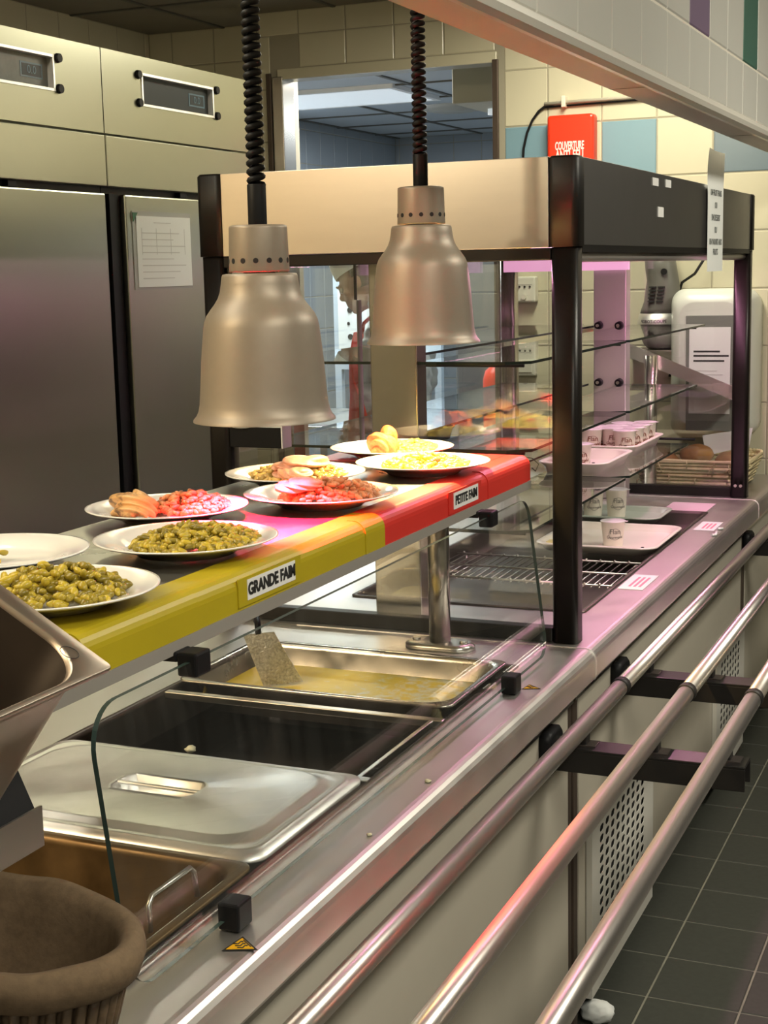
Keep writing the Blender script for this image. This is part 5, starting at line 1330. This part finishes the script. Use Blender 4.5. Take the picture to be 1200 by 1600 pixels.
    for k in range(7):
        z = 0.052 - 0.014*k; L_ = []
        for q in [PI*(-0.52 + 1.04*i/18) for i in range(19)]:
            L_.append(tilt @ Vector((0.014 + 0.0985*math.cos(q)*(1-0.010*k), 0.0795*math.sin(q)*(1-0.008*k), z - 0.02*max(0, math.cos(q))*k/6)))
        rows.append(L_)
    vs = [[bm.verts.new(p) for p in r] for r in rows]
    for a, b in zip(vs[:-1], vs[1:]):
        for i in range(18): bm.faces.new((a[i], a[i+1], b[i+1], b[i]))
    hr = part('hair', bm, HAIR, t, smooth=True, recalc=False); md = hr.modifiers.new('thick', 'SOLIDIFY'); md.thickness = 0.004; md.offset = 0
    for s in (-1, 1):
        bm = B(); tube(bm, [tilt @ Vector((-0.094, s*0.022, 0.020)), tilt @ Vector((-0.092, s*0.036, 0.024)), tilt @ Vector((-0.080, s*0.052, 0.018))], 0.0042, 6); part('eyebrow', bm, HAIR, t)
        bm = B(); ico(bm, tilt @ Vector((-0.078, s*0.034, 0.000)), 0.0125, 2); e_ = part('eye', bm, pbr('eye_white_%d' % s, (0.45, 0.40, 0.36), 0.3), t)
    # trousers
    K3 = ['pel', 'hipL', 'knL', 'anL', 'hipR', 'knR', 'anR']; i3 = {k: i for i, k in enumerate(K3)}
    R3 = {'pel': .158, 'hipL': .102, 'knL': .074, 'anL': .062, 'hipR': .102, 'knR': .074, 'anR': .062}
    bm = skin_mesh('tr', [P[k] for k in K3], [(i3[a], i3[b]) for a, b in (('pel', 'hipL'), ('hipL', 'knL'), ('knL', 'anL'), ('pel', 'hipR'), ('hipR', 'knR'), ('knR', 'anR'))], [R3[k] for k in K3], None, 0.014, 3)
    part('trousers', bm, TROUSER, t, smooth=True, recalc=False)
    for s in (1, -1):
        bm = B(); loft(bm, [[(-2.43+a, YP+s*0.105+b, z) for a, b in rr(hx, hy, 0.045, 6)] for hx, hy, z in ((0.135, 0.055, 0.0), (0.135, 0.055, 0.03), (0.11, 0.052, 0.075), (0.07, 0.048, 0.11))]); part('shoe', bm, BLACK_PL, t)
    return t
person()

# ================================================================== ROOM BEHIND THE DOORWAY
t = thing('steel_bench', 'stainless work bench in the room behind the doorway', 'bench', (-2.72, 5.9, 0))
bm = B(); box(bm, -3.35, -2.70, 6.05, 6.9, 0.86, 0.90); part('bench_top', bm, STEEL, t, bevel=0.003)
for x in (-3.31, -2.74):
    for y in (6.09, 6.86):
        bm = B(); box(bm, x-0.02, x+0.02, y-0.02, y+0.02, 0, 0.86); part('leg', bm, STEEL, t)
t = thing('steel_cupboard', 'tall grey steel cupboard in the room behind the doorway', 'cupboard', (-2.1, 6.9, 0))
bm = B(); box(bm, -2.62, -1.70, 7.0, 7.6, 0.0, 1.95); part('carcass', bm, pbr('cupboard_grey', (0.22, 0.24, 0.26), 0.4, 0.6), t)
for k in range(2):
    bm = B(); box(bm, -2.615+0.46*k, -2.165+0.46*k, 6.985, 6.9995, 0.05, 1.92); part('door', bm, pbr('cupboard_door_%d' % k, (0.20, 0.22, 0.24), 0.35, 0.6), t, bevel=0.003)
t = thing('wall_notice', 'white sheets with icons pinned on a blue-lit board behind the person', 'notice', (-3.2, 7.3, 1.3))
bm = B(); box(bm, -3.60, -2.95, 7.62, 7.66, 1.05, 1.75); box(bm, -3.60, -3.56, 7.62, 7.66, 0.0, 1.05); box(bm, -2.99, -2.95, 7.62, 7.66, 0.0, 1.05); part('board', bm, pbr('notice_board_blue', (0.50, 0.58, 0.66), 0.6), t)
for (a, b, c, d) in ((-3.57, -3.44, 1.10, 1.50), (-3.42, -3.20, 1.12, 1.48)):
    bm = B(); box(bm, a, b, 7.614, 7.6195, c, d); s_ = part('sheet', bm, PAPER, t)
for k in range(5):
    bm = B(); cyl(bm, (-3.505+0.01*(k % 2), 7.6135, 1.46-0.075*k), (-3.505+0.01*(k % 2), 7.610, 1.46-0.075*k), 0.016 if k % 2 else 0.009, n=12); part('icon', bm, INK, t)
t = thing('fire_extinguisher', 'red fire extinguisher standing beyond the doorway by the steel cupboard', 'fire extinguisher', (-2.15, 6.45, 0))
ex_, ey_ = -2.185, 6.35
bm = B(); box(bm, ex_-0.10, ex_+0.10, ey_-0.10, ey_+0.10, 0, 0.78); part('pedestal', bm, pbr('pedestal_grey', (0.15, 0.16, 0.17), 0.5), t, bevel=0.006)
bm = B(); lathe(bm, [(0.0, 0.78), (0.062, 0.78), (0.066, 0.80), (0.066, 1.10), (0.055, 1.14), (0.025, 1.165), (0.02, 1.19), (0.0, 1.19)], (ex_, ey_, 0), 28); part('cylinder', bm, REDBOX, t)
bm = B(); box(bm, ex_-0.015, ex_+0.05, ey_-0.012, ey_+0.012, 1.19, 1.225); part('valve', bm, BLACK_PL, t, bevel=0.003)
bm = B(); tube(bm, [(ex_+0.04, ey_, 1.205), (ex_+0.085, ey_-0.01, 1.19), (ex_+0.10, ey_-0.02, 1.10), (ex_+0.085, ey_-0.03, 0.98)], 0.009, 8); part('hose', bm, BLACK_PL, t)
t = thing('hanging_scraper', 'red handled scraper hanging by the doorway edge', 'scraper', (-2.0, 6.0, 1.36))
bm = B(); tube(bm, [(-2.005, 6.0, 1.40), (-2.022, 6.0, 1.355), (-2.028, 6.0, 1.30), (-2.005, 6.0, 1.28)], 0.014, 8); part('handle', bm, REDBOX, t)
bm = B(); box(bm, -2.014, -1.99, 5.99, 6.01, 1.405, 1.47); part('blade', bm, BOXW, t, bevel=0.003)
bm = B(); tube(bm, [(-2.0, 6.0, 1.47), (-1.995, 6.0, 1.60), (-1.96, 6.0, 2.255)], 0.003, 6); part('hang_cord', bm, BLACK_PL, t)
t = thing('ceiling_duct', 'cream boxed duct hanging in the top right of the doorway', 'duct', (-1.9, 5.7, 2.3))
bm = B(); box(bm, -2.16, -1.70, 5.75, 6.15, 2.26, 2.499); part('duct_box', bm, pbr('duct_cream', (0.55, 0.53, 0.42), 0.5), t, bevel=0.004)
bm = B(); rloops(bm, -2.0, 6.02, [(0.10, 0.018, 0.015, 2.262), (0.10, 0.018, 0.015, 2.235)]); part('lamp_strip', bm, DIFFC, t)
t = thing('ceiling_vent', 'round ceiling vent in the room behind the doorway', 'ceiling vent', (-2.98, 7.95, BZ))
bm = B(); lathe(bm, [(0.0, -0.02), (0.06, -0.03), (0.07, -0.02), (0.12, -0.03), (0.13, -0.015), (0.17, -0.02), (0.175, 0.0)], (-2.98, 7.95, BZ), 40); part('vent_rings', bm, BOXG, t)
# crumbs, and a crumpled lump standing in for a white counter foot
bm = B(); ico(bm, (-0.772, 2.855, 0.026), 0.03, 3, (1.2, 0.9, 0.85))
rn = random.Random(5)
for v in bm.verts: v.co += Vector((rn.uniform(-1, 1), rn.uniform(-1, 1), rn.uniform(-0.3, 0.6)))*0.004
tag(part('crumpled_paper', bm, PAPER, loc=(-0.772, 2.855, 0)), 'crumpled white paper on the dark floor under the tray rails', 'paper')
for k, (x, y, lb, s) in enumerate(((-1.17, 1.905, 'pale food crumb on the bar behind the lid', 0.009), (-0.775, 1.92, 'tan crumb on the counter edge beside the glass guard', 0.005), (-0.772, 1.70, 'small crumb on the counter edge, nearer the wicker basket', 0.004))):
    bm = B(); zc = 0.8665 if k == 0 else CT+0.002
    ico(bm, (x, y, zc), s, 2, (1, 0.8, 0.6))
    for v in bm.verts: v.co += Vector((rn.uniform(-1, 1), rn.uniform(-1, 1), rn.uniform(-1, 1)))*s*0.2
    tag(part('crumb', bm, FROTH, loc=(x, y, zc-0.004)), lb, 'crumb')
